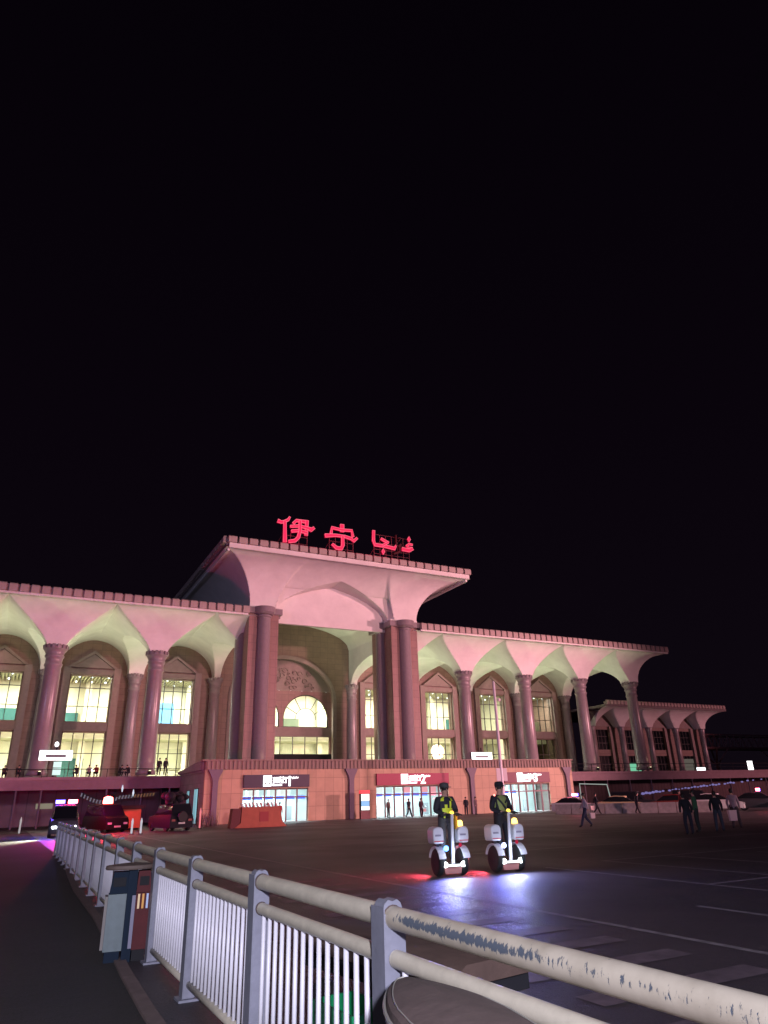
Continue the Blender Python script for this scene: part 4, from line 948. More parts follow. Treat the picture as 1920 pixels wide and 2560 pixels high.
    if hair:
        hb = MB(); hb.sphere((hd.x, hd.y + .015, hd.z + .035), .105, 12, sq=(.92, 1.0, .95)); hb.sphere((hd.x, hd.y + .05, hd.z - .02), .075, 8, sq=(1, .8, 1)); hb.build('hair', M_hair, ob)
    if hands:
        for sgn, w, h in ((1, 'wrl', 'hal'), (-1, 'wrr', 'har')):
            H = Vector(J[h]); fm_ = MB()
            for q in range(4):
                L_ = (.05, .06, .055, .045)[q]; xx = H.x - sgn * .03 + sgn * q * .02
                fm_.tube([(xx, H.y, H.z), (xx, H.y - L_ * .8, H.z - .01), (xx, H.y - L_ * .9, H.z - .045), (xx, H.y - L_ * .4, H.z - .06)], .009, 6)
            fm_.tube([(H.x - sgn * .03, H.y + .03, H.z), (H.x - sgn * .05, H.y - .01, H.z - .03), (H.x - sgn * .04, H.y - .04, H.z - .05)], .010, 6)
            fm_.build('fingers', mat('black_glove', (.02, .02, .02), .7), ob)
    return ob
WALK = dict(knl=(.10, -.16, .50), anl=(.10, -.28, .11), tol=(.10, -.42, .07), knr=(-.10, .02, .50), anr=(-.10, .30, .16), tor=(-.10, .19, .05), ell=(.23, .12, 1.15), wrl=(.22, .14, .93), hal=(.22, .13, .85), elr=(-.23, -.06, 1.14), wrr=(-.22, -.22, .98), har=(-.22, -.27, .92))
WALK2 = dict(knl=(.12, -.06, .50), anl=(.17, .12, .10), tol=(.18, .0, .04), knr=(-.12, .0, .50), anr=(-.15, -.08, .09), tor=(-.15, -.22, .04), ell=(.27, .0, 1.14), wrl=(.25, -.08, .92), hal=(.25, -.1, .84))
LEAN = dict(chest=(0, -.06, 1.26), nb=(0, -.12, 1.42), neck=(0, -.15, 1.48), head=(0, -.19, 1.55), top=(0, -.20, 1.64), shl=(.18, -.09, 1.37), shr=(-.18, -.09, 1.37), **{k: v for k, v in WALK2.items()})

# ------------------------------------------------------------------ patrol scooters with their riders
def patrol(x, y, rot, lab, blue_k):
    t = thing('patrol_scooter', lab, 'two-wheeled scooter', (x, y, 0), rot)
    M_tr = mat('scooter_white', (.62, .60, .68), .35); M_bk = mat('scooter_black', (.025, .025, .03), .5)
    for s_ in (-1, 1):
        w = MB().lathe([(.16, -.06), (.25, -.07), (.285, -.05), (.30, 0), (.285, .05), (.25, .07), (.16, .06)], (s_ * .31, 0), 28, axis='x', cz=.30).build('wheel', M_tyre, t)
        MB().lathe([(.02, -.06), (.15, -.05), (.155, .05), (.02, .06)], (s_ * .31, 0), 20, axis='x', cz=.30).build('rim', M_chrome, w)
        fd = MB()
        for k in range(8):
            a0, a1 = radians(15 + k * 18.75), radians(15 + (k + 1) * 18.75); r1, r2 = .325, .345
            P4 = [(cos(a0) * r1, .30 + sin(a0) * r1), (cos(a1) * r1, .30 + sin(a1) * r1), (cos(a1) * r2, .30 + sin(a1) * r2), (cos(a0) * r2, .30 + sin(a0) * r2)]
            fd.prism(P4, s_ * .31 - .085, s_ * .31 + .085, 0, 'x')
        fd.build('fender', M_tr, t)
        # pannier above the wheel with rounded top
        pn = MB(); b0 = len(pn.v)
        prof = [(-.15, .70), (.15, .70), (.17, .80), (.17, .98), (.12, 1.05), (0, 1.07), (-.12, 1.05), (-.17, .98), (-.17, .80)]
        pn.prism([(p[0] * .82, p[1]) for p in prof], -.19, .19); pn.xf(Matrix.Translation((s_ * .325, .02, 0)), b0)
        bx = pn.build('pannier', M_tr, t)
        md = bx.modifiers.new('b', 'BEVEL'); md.width = .035; md.segments = 3
        MB().box(s_ * .325 - .12, s_ * .325 + .12, -.176, -.171, .745, .765).build('red_stripe', mat('pannier_red', (.5, .03, .05), .5), bx)
        MB().box(s_ * .325 - .09, s_ * .325 + .06, -.176, -.171, .86, .90).build('lettering_band', mat('pannier_text', (.25, .22, .3), .5), bx)
        MB().box(s_ * .31 - .03, s_ * .31 + .03, -.06, .06, .62, .71).build('pannier_bracket', M_bk, t)
    MB().box(-.22, .22, -.20, .24, .20, .27).build('platform', M_bk, t)
    MB().prism([(-.20, .06), (.20, .06), (.23, .195), (-.23, .195)], -.19, .2).build('belly', mat('belly_red_grey', (.3, .12, .12), .5), t)
    MB().tube([(0, -.20, .27), (0, -.24, .9), (0, -.28, 1.34)], [.045, .038, .036], 12).build('stem', M_tr, t)
    MB().tube([(-.27, -.26, 1.31), (-.1, -.29, 1.34), (.1, -.29, 1.34), (.27, -.26, 1.31)], .018, 8).build('handlebar', M_bk, t)
    MB().lathe([(.05, 0), (.055, .03), (.03, .07)], (0, -.28), 12, cz=1.34).build('amber_tip', emis('amber_tip', (1, .62, .08), 2.2), t)
    bar = MB().box(-.25, .25, -.24, -.212, .215, .255).build('light_bar', E_white, t)
    for s_ in (-1, 1): MB().lathe([(.055, 0), (.06, -.03)], (s_ * .23, -.245), 14, axis='y', cz=.26).build('headlamp', emis('headlamp', (.9, 1, 1), 12), t)
    MB().lathe([(.055, 0), (.06, -.03), (.02, -.05)], (-.17, -.20), 16, axis='y', cz=.60).build('blue_lamp', emis('blue_lamp_%d' % blue_k, (.10, .35, 1) if blue_k == 0 else (.5, .6, 1), 7), t)
    MB().tube([(-.17, -.19, .60), (-.24, -.05, .56)], .02, 6).build('lamp_arm', M_tr, t)
    MB().lathe([(.04, 0), (.045, -.02)], (.20, -.20), 12, axis='y', cz=.66).build('red_reflector', mat('reflector', (.4, .01, .03), .3), t)
    am = MB().lathe([(.075, 0), (.075, .03), (.06, .10), (.03, .12)], (.33, .02), 14, cz=1.07).build('beacon', emis('beacon_amber', (1, .62, .12), 5), t)
    MB().box(.19, .24, -.06, .06, 1.0, 1.35).build('yellow_strap', mat('strap_yellow', (.7, .35, .02), .5), t) if blue_k == 0 else None
    c, s2 = cos(rot), sin(rot)
    def wl(p): return (x + p[0] * c - p[1] * s2, y + p[0] * s2 + p[1] * c, p[2])
    light('SPOT', 'headlamp_beam', wl((0, -.42, .36)), wl((.3, -2.0, 0)), 75, (.80, .92, 1), .06, angle=150, blend=1)
    light('SPOT', 'blue_beam', wl((-.17, -.36, .62)), wl((.1, -1.9, 0)), 260, (.22, .22, 1), .05, angle=160, blend=1)
    light('POINT', 'beacon_glow', wl((.33, -.08, 1.28)), (0, 0, 0), 1.6, (1, .5, .08), .05)
    light('SPOT', 'tail_glow', wl((-.3, .42, .34)), wl((-2.4, .75, 0)), 330, (1, .08, .13), .05, angle=150, blend=1)
    light('POINT', 'side_glow', wl((0, -.48, .50)), (0, 0, 0), 9, (.7, .85, 1), .05)
    return t
p1 = (9.68, 15.55, -.14); p2 = (11.20, 15.36, -.10)
patrol(*p1, 'white police balancing scooter with cyan blue lamp under the camouflage rider', 0)
patrol(*p2, 'white police balancing scooter with pale violet lamp under the black clad rider', 1)
RIDE = dict(knl=(.12, -.03, .50), knr=(-.12, -.03, .50), ell=(.26, -.02, 1.14), elr=(-.26, -.02, 1.14), wrl=(.15, -.22, 1.07), wrr=(-.15, -.22, 1.07), hal=(.13, -.29, 1.08), har=(-.13, -.29, 1.08),
            head=(-.0, -.03, 1.60), anl=(.12, .03, .09), anr=(-.12, .03, .09))
def rider(p, lab, jacket, trou, kind):
    r = person(lab, p[0], p[1] + .08, p[2] + .12, RIDE, jacket, trou, hair=True, z=.27, s=1.0, hands=True, subdiv=2); r.scale = (1.12, 1.1, 1.0)
    # vest shell
    rings = [(.98, .150, .118), (1.05, .150, .120), (1.12, .150, .122), (1.20, .165, .130), (1.28, .182, .136), (1.36, .185, .130), (1.42, .160, .105), (1.455, .09, .08)]
    n = 24
    def shell(k0, k1, a0, a1, m, nm, off=0.0):
        mb = MB(); V = []; steps = 16
        for k in range(k0, k1 + 1):
            z, rx2, ry2 = rings[k]
            for i in range(steps + 1):
                a = a0 + (a1 - a0) * i / steps; V.append(((rx2 + off) * cos(a), (ry2 + off) * sin(a) - .0, z))
        w = steps + 1
        mb.add(V, [(j * w + i, j * w + i + 1, (j + 1) * w + i + 1, (j + 1) * w + i) for j in range(k1 - k0) for i in range(steps)], 0, True)
        return mb.build(nm, m, r)
    HV = mat('hi_vis_yellow', (.72, .88, .05), .5, emit=(.55, .8, .02), estr=0); DK = mat('vest_navy', (.018, .02, .035), .8); GY = mat('vest_olive', (.26, .32, .10), .7, noise=.15, nscale=15)
    if kind == 0:
        shell(0, 7, 0, 2 * pi, DK, 'vest')
        for (k0, k1, a0, a1) in ((5, 7, -2.6, -2.05), (5, 7, -1.05, -.5), (3, 4, -2.0, -1.65), (3, 5, -1.35, -1.05), (1, 3, -2.4, -.6), (1, 2, -2.8, -.3), (0, 1, -2.7, -2.0)): shell(k0, k1, a0, a1, HV, 'reflective_panel', .008)
    else:
        shell(0, 7, 0, 2 * pi, GY, 'vest')
        mb = MB(); b = [Vector((-.15, -.118, 1.40)), Vector((-.03, -.146, 1.25)), Vector((.12, -.125, 1.05))]
        mb.tube(b, .022, 6); mb.tube([(.15, -.118, 1.40), (.04, -.146, 1.28)], .02, 6); mb.build('cross_belt', DK, r)
        shell(0, 1, 0, 2 * pi, DK, 'belt', .01)
    mb = MB().lathe([(.098, 0), (.105, .03), (.102, .075), (.085, .105), (.03, .12)], (0, 0), 20); mb.prism([(-.095, .0), (.095, .0), (.085, .018), (-.085, .018)], -.155, -.06)
    cp = mb.build('cap', mat('cap_camo' if kind == 0 else 'cap_black', (.07, .07, .075) if kind == 0 else (.012, .012, .02), .8, noise=.3, nscale=30), r); cp.location = (0, -.015, 1.665)
    if kind == 1: MB().sphere((-.17, -.04, 1.46), .025, 8).build('shoulder_lamp', emis('shoulder_red', (1, .25, .2), 4), r)
    return r
rider(p1, 'police rider in grey camouflage trousers and dark vest with bright yellow panels', (.03, .035, .045), (.075, .075, .085), 0)
rider(p2, 'police rider all in black with olive reflective vest and black cap on the farther scooter', (.012, .012, .022), (.012, .012, .02), 1)

# walkers
W8 = person('man in black jacket striding with legs apart at the right of the square', 25.75, 22.3, 2.7, LEAN, (.014, .014, .02), (.018, .02, .04), s=.95)
person('man in dark hooded coat and blue jeans walking beside the large pale bag', 28.3, 22.85, 2.4, WALK2, (.016, .014, .016), (.045, .055, .085), s=.95)
person('man in pale shirt and dark blue trousers walking before the row of cars', 28.4, 31.4, -2.2, WALK, (.42, .36, .44), (.03, .035, .08))
person('person in pale pink coat half hidden behind the man in blue jeans', 31.2, 24.2, 2.2, WALK2, (.40, .28, .33), (.05, .04, .05))
person('dark figure carrying a bag before the cream car by the barrier', 46.8, 50.2, 1.0, WALK, (.02, .015, .02), (.015, .015, .02))
person('dark figure bending forward before the dark red car', 49.6, 48.2, 1.2, LEAN, (.02, .02, .03), (.015, .015, .02))
person('person in dark red jacket beside the pale car behind the barrier', 52.6, 46.0, -2.0, WALK2, (.20, .02, .03), (.02, .02, .02))
person('person in green jacket partly hidden by the man in black jacket', 27.6, 23.4, -2.6, None, (.03, .12, .06), (.02, .03, .03))
person('woman in red top standing in front of the left doorway', 22.1, 63.6, 0, None, (.35, .02, .03), (.02, .02, .03))
person('pale dressed person at the left edge of the red barrier by the left doorway', 20.9, 63.5, .4, WALK2, (.45, .45, .5), (.3, .3, .35))
person('person in black coat walking in front of the middle doorway', 35.6, 64.2, .3, WALK, (.015, .015, .02), (.015, .015, .02))
person('woman in dark coat carrying a pink bag before the middle doorway', 37.0, 64.2, .2, WALK2, (.05, .02, .03), (.03, .02, .03))
person('person in brown coat standing just inside the middle doorway', 34.9, 67.2, .3, None, (.25, .17, .14), (.15, .12, .11))
person('tall dark figure by the wall between the middle and right doorways', 41.9, 63.6, -.5, WALK, (.02, .02, .025), (.02, .02, .03))
person('faint grey figure left of the third pilaster', 43.9, 64.8, .5, None, (.14, .09, .10), (.12, .08, .09))
person('dark walker with a bag just right of the third pilaster', 46.0, 64.0, -.8, WALK2, (.02, .02, .03), (.06, .05, .06))
# bags
def bag(x, y, z, c, lab, s_=1):
    b = MB().prism([(-.14 * s_, 0), (.14 * s_, 0), (.17 * s_, .28 * s_), (-.17 * s_, .28 * s_)], -.05, .05).build('carrier_bag', mat('bag%d' % int(c[0] * 100), c, .6), None, (x, y, z)); tag(b, lab, 'bag')
    MB().tube([(-.08, 0, .28 * s_), (-.04, 0, .42 * s_), (.04, 0, .42 * s_), (.08, 0, .28 * s_)], .012, 5).build('handle', M_dark, b)
bag(28.75, 31.25, .46, (.6, .5, .52), 'pale bag hanging from the hand of the man in pale shirt')
bag(30.1, 23.5, .38, (.7, .55, .58), 'large whitish pink bag carried behind the man in blue jeans', 1.6)
bag(46.3, 50.2, .35, (.5, .38, .38), 'pale bag held by the dark figure near the cream car', 1.3)
bag(37.3, 64.05, .5, (.55, .3, .3), 'pink bag held by the woman at the middle doorway')
CROUCH = dict(pelvis=(0, .1, .42), waist=(0, .06, .58), chest=(0, -.05, .76), nb=(0, -.14, .90), neck=(0, -.17, .96), head=(0, -.20, 1.04), top=(0, -.2, 1.13), shl=(.18, -.1, .87), shr=(-.18, -.1, .87), ell=(.22, -.28, .68), elr=(-.22, -.28, .68), wrl=(.12, -.45, .62), wrr=(-.12, -.45, .62),
              hal=(.1, -.52, .60), har=(-.1, -.52, .60), hil=(.1, .06, .40), hir=(-.1, .06, .40), knl=(.16, -.32, .48), knr=(-.16, -.32, .48), anl=(.14, -.1, .09), anr=(-.14, -.1, .09), tol=(.14, -.26, .04), tor=(-.14, -.26, .04))
# people on the deck, mostly heads and shoulders above the edge
dk = [((.9), 'dark figure standing at the deck edge near the far left column', (.02, .02, .02)), ((-.3), 'short dark figure at the far left of the deck', (.03, .02, .02)), ((6.2), 'dark figure on the deck right of the white direction sign', (.03, .02, .03)),
      ((10.4), 'left of the two dark figures on the deck beside the second front column', (.02, .02, .02)), ((11.2), 'right of the two dark figures on the deck beside the second front column', (.015, .015, .02)),
      ((7.4), 'pale figure on the deck close to the scooter lamps', (.4, .38, .36)), ((8.1), 'figure in red on the deck under the window', (.3, .02, .03))]
for x, l, c in dk: person(l, x, 80.3, random.uniform(-1, 1), CROUCH, c, (.02, .02, .02), z=4.62, s=.98)
for (x, l) in ((14.3, 'left of two dark figures on the deck where the side parapet slopes'), (14.95, 'right of two dark figures on the deck where the side parapet slopes')): person(l, x, 80.3, .3, WALK2, (.015, .015, .02), (.02, .02, .02), z=4.72)

# ------------------------------------------------------------------ vehicles
def loft(secs):
    """secs: list of (y, [(halfx, z)...]) cross sections along y"""
    mb = MB(); k = len(secs[0][1]); V = []
    for y, pr in secs:
        V += [(x, y, z) for x, z in pr] + [(-x, y, z) for x, z in pr[::-1]]
    n = 2 * k; Fs = [(j * n + i, j * n + (i + 1) % n, (j + 1) * n + (i + 1) % n, (j + 1) * n + i) for j in range(len(secs) - 1) for i in range(n)]
    Fs += [tuple(range(n - 1, -1, -1)), tuple((len(secs) - 1) * n + i for i in range(n))]
    return mb.add(V, Fs, 0, True)
def vehicle(x, y, rot, colr, lab, kind='sedan', head=0, tail=0, cat='car', police=False):
    t = thing({'sedan': 'parked_car', 'van': 'police_van', 'suv': 'off_road_vehicle'}[kind], lab, cat, (x, y, 0), rot)
    pm_ = mat('car_paint_%02d%02d%02d' % tuple(int(c * 99) for c in colr), colr, .3 if colr[0] > .1 else .6, spec=.5 if colr[0] > .1 else .12)
    if kind == 'sedan':
        L, H, hw = 4.6, 1.45, .88
        S_ = [(-2.3, .55, .62), (-2.2, .72, .70), (-1.4, .80, .86), (-.7, .88, .92), (1.3, .88, .95), (1.9, .84, .98), (2.25, .74, .92), (2.3, .6, .70)]
        cab = [(-.95, .72, .93, .94), (-.25, .70, .93, 1.40), (.7, .70, .95, 1.45), (1.15, .69, .96, 1.38), (1.85, .66, .97, .985)]
    elif kind == 'suv':
        S_ = [(-2.1, .78, .85), (-2.0, .86, 1.0), (-.9, .90, 1.08), (2.0, .90, 1.12), (2.1, .86, 1.0)]
        cab = [(-1.1, .78, 1.06, 1.08), (-.6, .76, 1.06, 1.78), (1.9, .76, 1.10, 1.82), (2.05, .78, 1.10, 1.14)]
    else:
        S_ = [(-2.35, .74, .80), (-2.3, .84, .98), (-1.7, .90, 1.12), (2.3, .90, 1.15), (2.38, .86, 1.0)]
        cab = [(-1.75, .80, 1.10, 1.12), (-1.05, .78, 1.10, 1.88), (2.2, .78, 1.13, 1.95), (2.33, .80, 1.13, 1.17)]
    loft([(yy, [(w, .22), (w * 1.02, .45), (w, z * .82), (w * .93, z)]) for yy, w, z in S_]).build('body', pm_, t)
    gl = loft([(yy, [(w, z0), (w * .98, z0 + (z1 - z0) * .5), (w * .86, z0 + (z1 - z0) * .93)]) for yy, w, z0, z1 in cab]).build('windows', M_glass, t)
    rf = [c for c in cab if c[3] > 1.3]
    loft([(yy, [(w * .875, z0 + (z1 - z0) * .9), (w * .80, z1 + .02)]) for yy, w, z0, z1 in rf]).build('roof', pm_, t)
    for yy in (-1.35, 1.35):
        for s_ in (-1, 1):
            w = MB().lathe([(.2, -.10), (.31, -.10), (.33, -.05), (.33, .05), (.31, .10), (.2, .10)], (s_ * .80, yy), 18, axis='x', cz=.33).build('wheel', M_tyre, t)
            MB().lathe([(.02, -.104), (.19, -.10), (.19, .10), (.02, .104)], (s_ * .80, yy), 14, axis='x', cz=.33).build('rim', M_chrome, w)
    f = S_[0]
    for s_ in (-1, 1):
        hm = emis('headlight_on', (.95, 1, 1), 22) if head else mat('headlight_off', (.5, .5, .5), .2)
        MB().box(s_ * .58 - .14, s_ * .58 + .14, S_[0][0] - .03, S_[0][0] + .1, .55, .68).build('headlight', hm, t)
        MB().box(s_ * .62 - .13, s_ * .62 + .13, S_[-1][0] - .1, S_[-1][0] + .03, .66, .80).build('tail_light', emis('tail_on', (1, .03, .06), 5) if tail else mat('tail_off', (.18, .01, .01), .3), t)
    MB().box(-.24, .24, S_[-1][0] + .0, S_[-1][0] + .045, .48, .60).build('number_plate', mat('plate', (.5, .5, .48), .5), t)
    MB().box(-.24, .24, S_[0][0] - .045, S_[0][0], .34, .46).build('number_plate', MATS['plate'], t)
    if police:
        zt = max(c[3] for c in cab) + .03
        b = MB().box(-.7, .7, -.15, .15, zt, zt + .05).build('light_bar', M_dark, t)
        MB().box(-.68, -.10, -.13, .13, zt + .053, zt + .28).build('red_lamp' if police == 1 else 'blue_lamp', emis('bar_red', (1, .10, .16), 26) if police == 1 else emis('bar_blue', (.12, .10, 1), 12), b)
        MB().box(.10, .68, -.13, .13, zt + .053, zt + .28).build('blue_lamp' if police == 1 else 'red_lamp', emis('bar_blue', (.12, .10, 1), 12) if police == 1 else emis('bar_red', (1, .10, .16), 26), b)
    return t
# left: police van coming along the walkway, headlights on
vehicle(3.9, 55.0, -.05, (.06, .06, .08), 'police van with blazing headlights and blue and red roof lamps beyond the railing', 'van', head=1, cat='police van', police=2)
light('SPOT', 'van_beam', (3.2, 52.3, .75), (-1.2, 45.5, .0), 11000, (.95, 1, .70), .08, angle=36, blend=1)
light('POINT', 'van_red_glow', (4.5, 56.0, 2.7), (0, 0, 0), 3200, (1, .02, .12), .15)
light('POINT', 'van_blue_glow', (3.2, 55.5, 2.7), (0, 0, 0), 900, (.15, .08, 1), .15)
vehicle(7.2, 60.5, .25, (.008, .006, .007), 'dark van with one large glowing red roof beacon right of the police van', 'van', cat='van')
t = MB().lathe([(.36, 0), (.36, .16), (.32, .42), (.14, .5)], n=16).build('beacon', emis('beacon_red', (1, .10, .08), 20), None, (7.15, 60.0, 1.98)); tag(t, 'big glowing red beacon on the roof of the dark van', 'beacon'); t['label'] = 'big glowing red beacon on the roof of the dark van'
t.name = 'warning_beacon'
light('POINT', 'beacon_red_glow', (7.1, 60.4, 2.9), (0, 0, 0), 800, (1, .03, .05), .2)
suv = vehicle(11.3, 57.0, pi + .2, (.012, .012, .018), 'black off-road vehicle carrying a lumpy roof load beside the entrance block', 'suv', cat='off-road vehicle')
random.seed(11)
ld = MB()
for k in range(16): ld.sphere((random.uniform(-.75, .75), random.uniform(-.9, 1.5), 1.95 + random.uniform(0, .45)), random.uniform(.25, .45), 8, sq=(1, 1.2, .8))
ld = ld.build('roof_load', mat('black_tarpaulin', (.012, .008, .014), .8, noise=.3, nscale=4), None, (11.3, 57, .0), (0, 0, pi + .2)); tag(ld, 'lumpy black wrapped load heaped on the off-road vehicle', 'load')
MB().lathe([(.1, -.09), (.34, -.10), (.37, 0), (.34, .10), (.1, .09)], (0, 2.2), 18, axis='y', cz=.95).build('spare_wheel', M_tyre, suv)
# orange-red kiosk box behind it and posts
kb = thing('red_booth', 'orange red booth with flat dark roof left of the black off-road vehicle', 'booth', (8.9, 63.5, 0))
M_or = mat('orange_red_panel', (.40, .09, .05), .6, noise=.15, nscale=2)
MB().box(-1.2, 1.2, -.7, .7, .15, 1.55).build('body', M_or, kb); MB().box(-1.45, 1.45, -.95, .95, 1.553, 1.8).build('roof', M_dark, kb); MB().box(-1.1, 1.1, -.6, .6, 0, .147).build('plinth', M_dark, kb)
def bollard(x, y, c, lab, grp=None, h=1.0, em=0):
    nm = 'bollard_%d' % int(c[0] * 100); m = emis(nm, c, em) if em else mat(nm, c, .4)  # em gives the post an emission of its own
    t = thing('bollard', lab, 'bollard', (x, y, 0), group=grp)
    MB().lathe([(.05, .05), (.07, .15), (.06, h * .5), (.075, h * .8), (.02, h)], n=10).build('post', m, t); MB().lathe([(.16, 0), (.15, .05)], n=12).build('base', M_tyre, t)
bollard(8.0, 52.8, (.85, .85, .95), 'left of two glowing white bollards before the red booth', 'white bollards before the red booth', em=.6)
bollard(8.55, 52.6, (.85, .85, .95), 'right of two glowing white bollards before the red booth', 'white bollards before the red booth', em=.6)
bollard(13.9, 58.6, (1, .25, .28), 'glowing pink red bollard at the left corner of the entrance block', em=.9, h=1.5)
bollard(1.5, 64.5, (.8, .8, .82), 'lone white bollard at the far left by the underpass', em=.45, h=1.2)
# string of hanging tags below the deck edge
hg = thing('bunting', 'string of small white and orange tags hanging under the deck left of the red beacon', 'bunting', (6, 79.0, 2.5)); ho = Vector((6, 79, 2.5)); random.seed(2)
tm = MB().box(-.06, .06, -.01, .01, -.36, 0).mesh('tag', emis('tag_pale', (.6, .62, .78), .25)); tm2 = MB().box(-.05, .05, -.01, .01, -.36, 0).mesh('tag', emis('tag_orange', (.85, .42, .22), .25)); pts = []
for k in range(24):
    x = 6.9 + k * .3; z = 3.1 - .7 * sin(pi * min(k, 12) / 14) + (.02 * (k - 12) if k > 12 else 0); pts.append((x, 79.0, z)); o = link('tag', tm if k < 17 else tm2, hg, Vector((x, 79, z)) - ho, (0, .25, 0))
o = MB().tube(pts, .02, 4).build('cord', M_dark, hg); o.location = -ho
# slim lit tubes near the red beacon
for (x, y, z, l) in ((9.7, 72, 3.0, 'upper slim white light tube hanging above the red booth'), (10.7, 72, 2.6, 'lower slim white light tube hanging above the red booth')):
    t = MB().lathe([(.03, 0), (.09, .3), (.03, .6)], n=8).build('light_tube', emis('tube_pale', (.75, .85, 1), .9), None, (x, y, z)); tag(t, l, 'light tube')
# red barrier block before doorway 1
rb = thing('red_barrier', 'orange red water filled barrier block with striped top before the left doorway', 'barrier', (17.9, 56.2, 0), -.03)
MB().prism([(-2.0, 0), (2.1, 0), (1.75, .35), (1.6, 1.0), (1.45, 1.45), (-1.5, 1.45), (-1.55, .35)], -.45, .45).build('body', M_or, rb)
MB().prism([(-2.35, 0), (-2.0, 0), (-1.6, .35), (-1.55, 1.35), (-2.2, 1.35)], -.42, .42).build('dark_end', mat('maroon_end', (.12, .015, .02), .6), rb)
for k in range(10): MB().prism([(-1.4 + k * .3, 1.453), (-1.28 + k * .3, 1.453), (-1.4 + k * .3, 1.75), (-1.52 + k * .3, 1.75)], -.12, .12).build('stripe_slat', mat('slat_pink', (.55, .25, .25), .5) if k % 2 else mat('slat_white', (.6, .55, .55), .5), rb)
MB().box(-.1, .6, -.47, -.453, .4, 1.1).build('dark_red_patch', mat('dark_red_patch', (.30, .02, .025), .5), rb)
# low planter weeds next to it
wd = thing('dry_shrub', 'low dry grey shrub against the wall left of the red barrier', 'shrub', (15.9, 64.5, 0)); mb = MB()
for k in range(90):
    a, r = random.uniform(0, 2 * pi), random.uniform(0, 1.1); x, y = r * cos(a), r * sin(a) * .5; h = random.uniform(.5, 1.25); dx = random.uniform(-.3, .3)
    mb.tube([(x, y, 0), (x + dx * .4, y, h * .6), (x + dx, y + .05, h)], [.025, .02, .008], 4)
mb.build('twigs', mat('dry_twig', (.16, .12, .12), .9), wd)['kind'] = 'stuff'

# right: low concrete barrier and the row of vehicles
bs = thing('road_barrier', 'low grey white segmented road barrier in front of the row of cars', 'barrier', (50, 48, 0)); bo = Vector((50, 48, 0))
A0, A1 = Vector((46.2, 55.0, 0)), Vector((56.2, 39.6, 0)); n = 12; d = (A1 - A0) / n; ang = atan2(d.y, d.x)
M_bar = mat('dirty_white_barrier', (.30, .28, .28), .7, noise=.3, nscale=2.5)
bmh = MB().prism([(-.3, 0), (.3, 0), (.22, .25), (.12, .42), (.10, .86), (-.10, .86), (-.12, .42), (-.22, .25)], -d.length / 2 + .03, d.length / 2 - .03, 0, 'y'); bmh = bmh.mesh('barrier_segment', M_bar)
for i in range(9):
    c = A0 + d * (i + .5); link('barrier_segment', bmh, bs, c - bo, (0, 0, ang - pi / 2))
nrm = Vector((-d.y, d.x, 0)).normalized()
if nrm.dot(Vector((.5, .9, 0))) < 0: nrm = -nrm
def along(t_, off): p = A0 + (A1 - A0) * t_ + nrm * off; return p.x, p.y
cars = [(.06, 3.2, (.55, .55, .58), 'white police car with roof lamps at the left end of the parked row', 1), (.30, 3.6, (.55, .44, .26), 'cream coloured car in the parked row left of the dark red one', 0), (.52, 3.6, (.18, .02, .015), 'dark red car in the parked row with glowing tail light', 0),
        (.74, 3.4, (.55, .55, .56), 'pale car in the parked row right of the dark red one', 0), (.93, 3.8, (.04, .04, .05), 'dark car with red roof lamp behind the two walking men', 1)]
for i, (t_, off, c, l, pol) in enumerate(cars):
    x, y = along(t_, off); vehicle(x, y, ang + pi / 2 + (pi if i == 2 else 0), c, l, 'sedan', tail=1 if i == 2 else 0, police=pol)
x, y = along(.06, 3.2); light('POINT', 'police_red_glow', (x - .4, y, 2.0), (0, 0, 0), 40, (1, .05, .1), .1)
x, y = along(1.10, 2.4); vehicle(x, y, ang - pi / 2 + .5, (.55, .56, .56), 'white car facing the square with bright headlights behind the walking men', 'sedan', head=1)
x, y = along(1.24, 3.0); vehicle(x, y, ang + pi / 2 - .2, (.05, .05, .06), 'dark car at the right edge of the picture behind the white motorcycle', 'sedan')
x, y = along(.30, 8); vehicle(x, y, ang + pi / 2, (.02, .02, .025), 'black off-road vehicle behind the cream car', 'suv', cat='off-road vehicle')
x, y = along(.62, 8); vehicle(x, y, ang + pi / 2, (.03, .02, .02), 'dark off-road vehicle behind the pale car', 'suv', cat='off-road vehicle')
# white motorcycle with rider crouching beside
mc = thing('motorcycle', 'white motorcycle with bright lamps facing the square at the far right', 'motorcycle', (along(1.16, .6)[0], along(1.16, .6)[1], 0), -.5)
for yy in (-.7, .7): MB().lathe([(.2, -.05), (.29, -.06), (.31, 0), (.29, .06), (.2, .05)], (0, yy), 18, axis='x', cz=.31).build('wheel', M_tyre, mc)
loft([(-.75, [(.1, .75), (.14, .9), (.06, 1.05)]), (-.45, [(.16, .5), (.2, .85), (.1, 1.15)]), (.1, [(.15, .35), (.18, .7), (.1, .85)]), (.8, [(.1, .6), (.14, .75), (.08, .88)])]).build('fairing', M_white, mc)
loft([(-.1, [(.12, .86), (.13, .9), (.08, .93)]), (.75, [(.12, .89), (.13, .93), (.08, .97)])]).build('seat', M_dark, mc)
MB().lathe([(.09, 0), (.1, -.03)], (0, -.78), 14, axis='y', cz=.92).build('headlamp', emis('moto_lamp', (.9, 1, 1), 14), mc); MB().lathe([(.05, 0), (.06, -.03)], (-.12, -.72), 10, axis='y', cz=.55).build('fog_lamp', MATS['moto_lamp'], mc)
MB().tube([(-.36, -.4, 1.08), (0, -.5, 1.02), (.36, -.4, 1.08)], .018, 6).build('handlebar', M_dark, mc); MB().prism([(-.18, 1.1), (.18, 1.1), (.12, 1.45), (-.12, 1.45)], -.5, -.47).build('windscreen', mat('screen_pale', (.6, .66, .6), .3), mc)
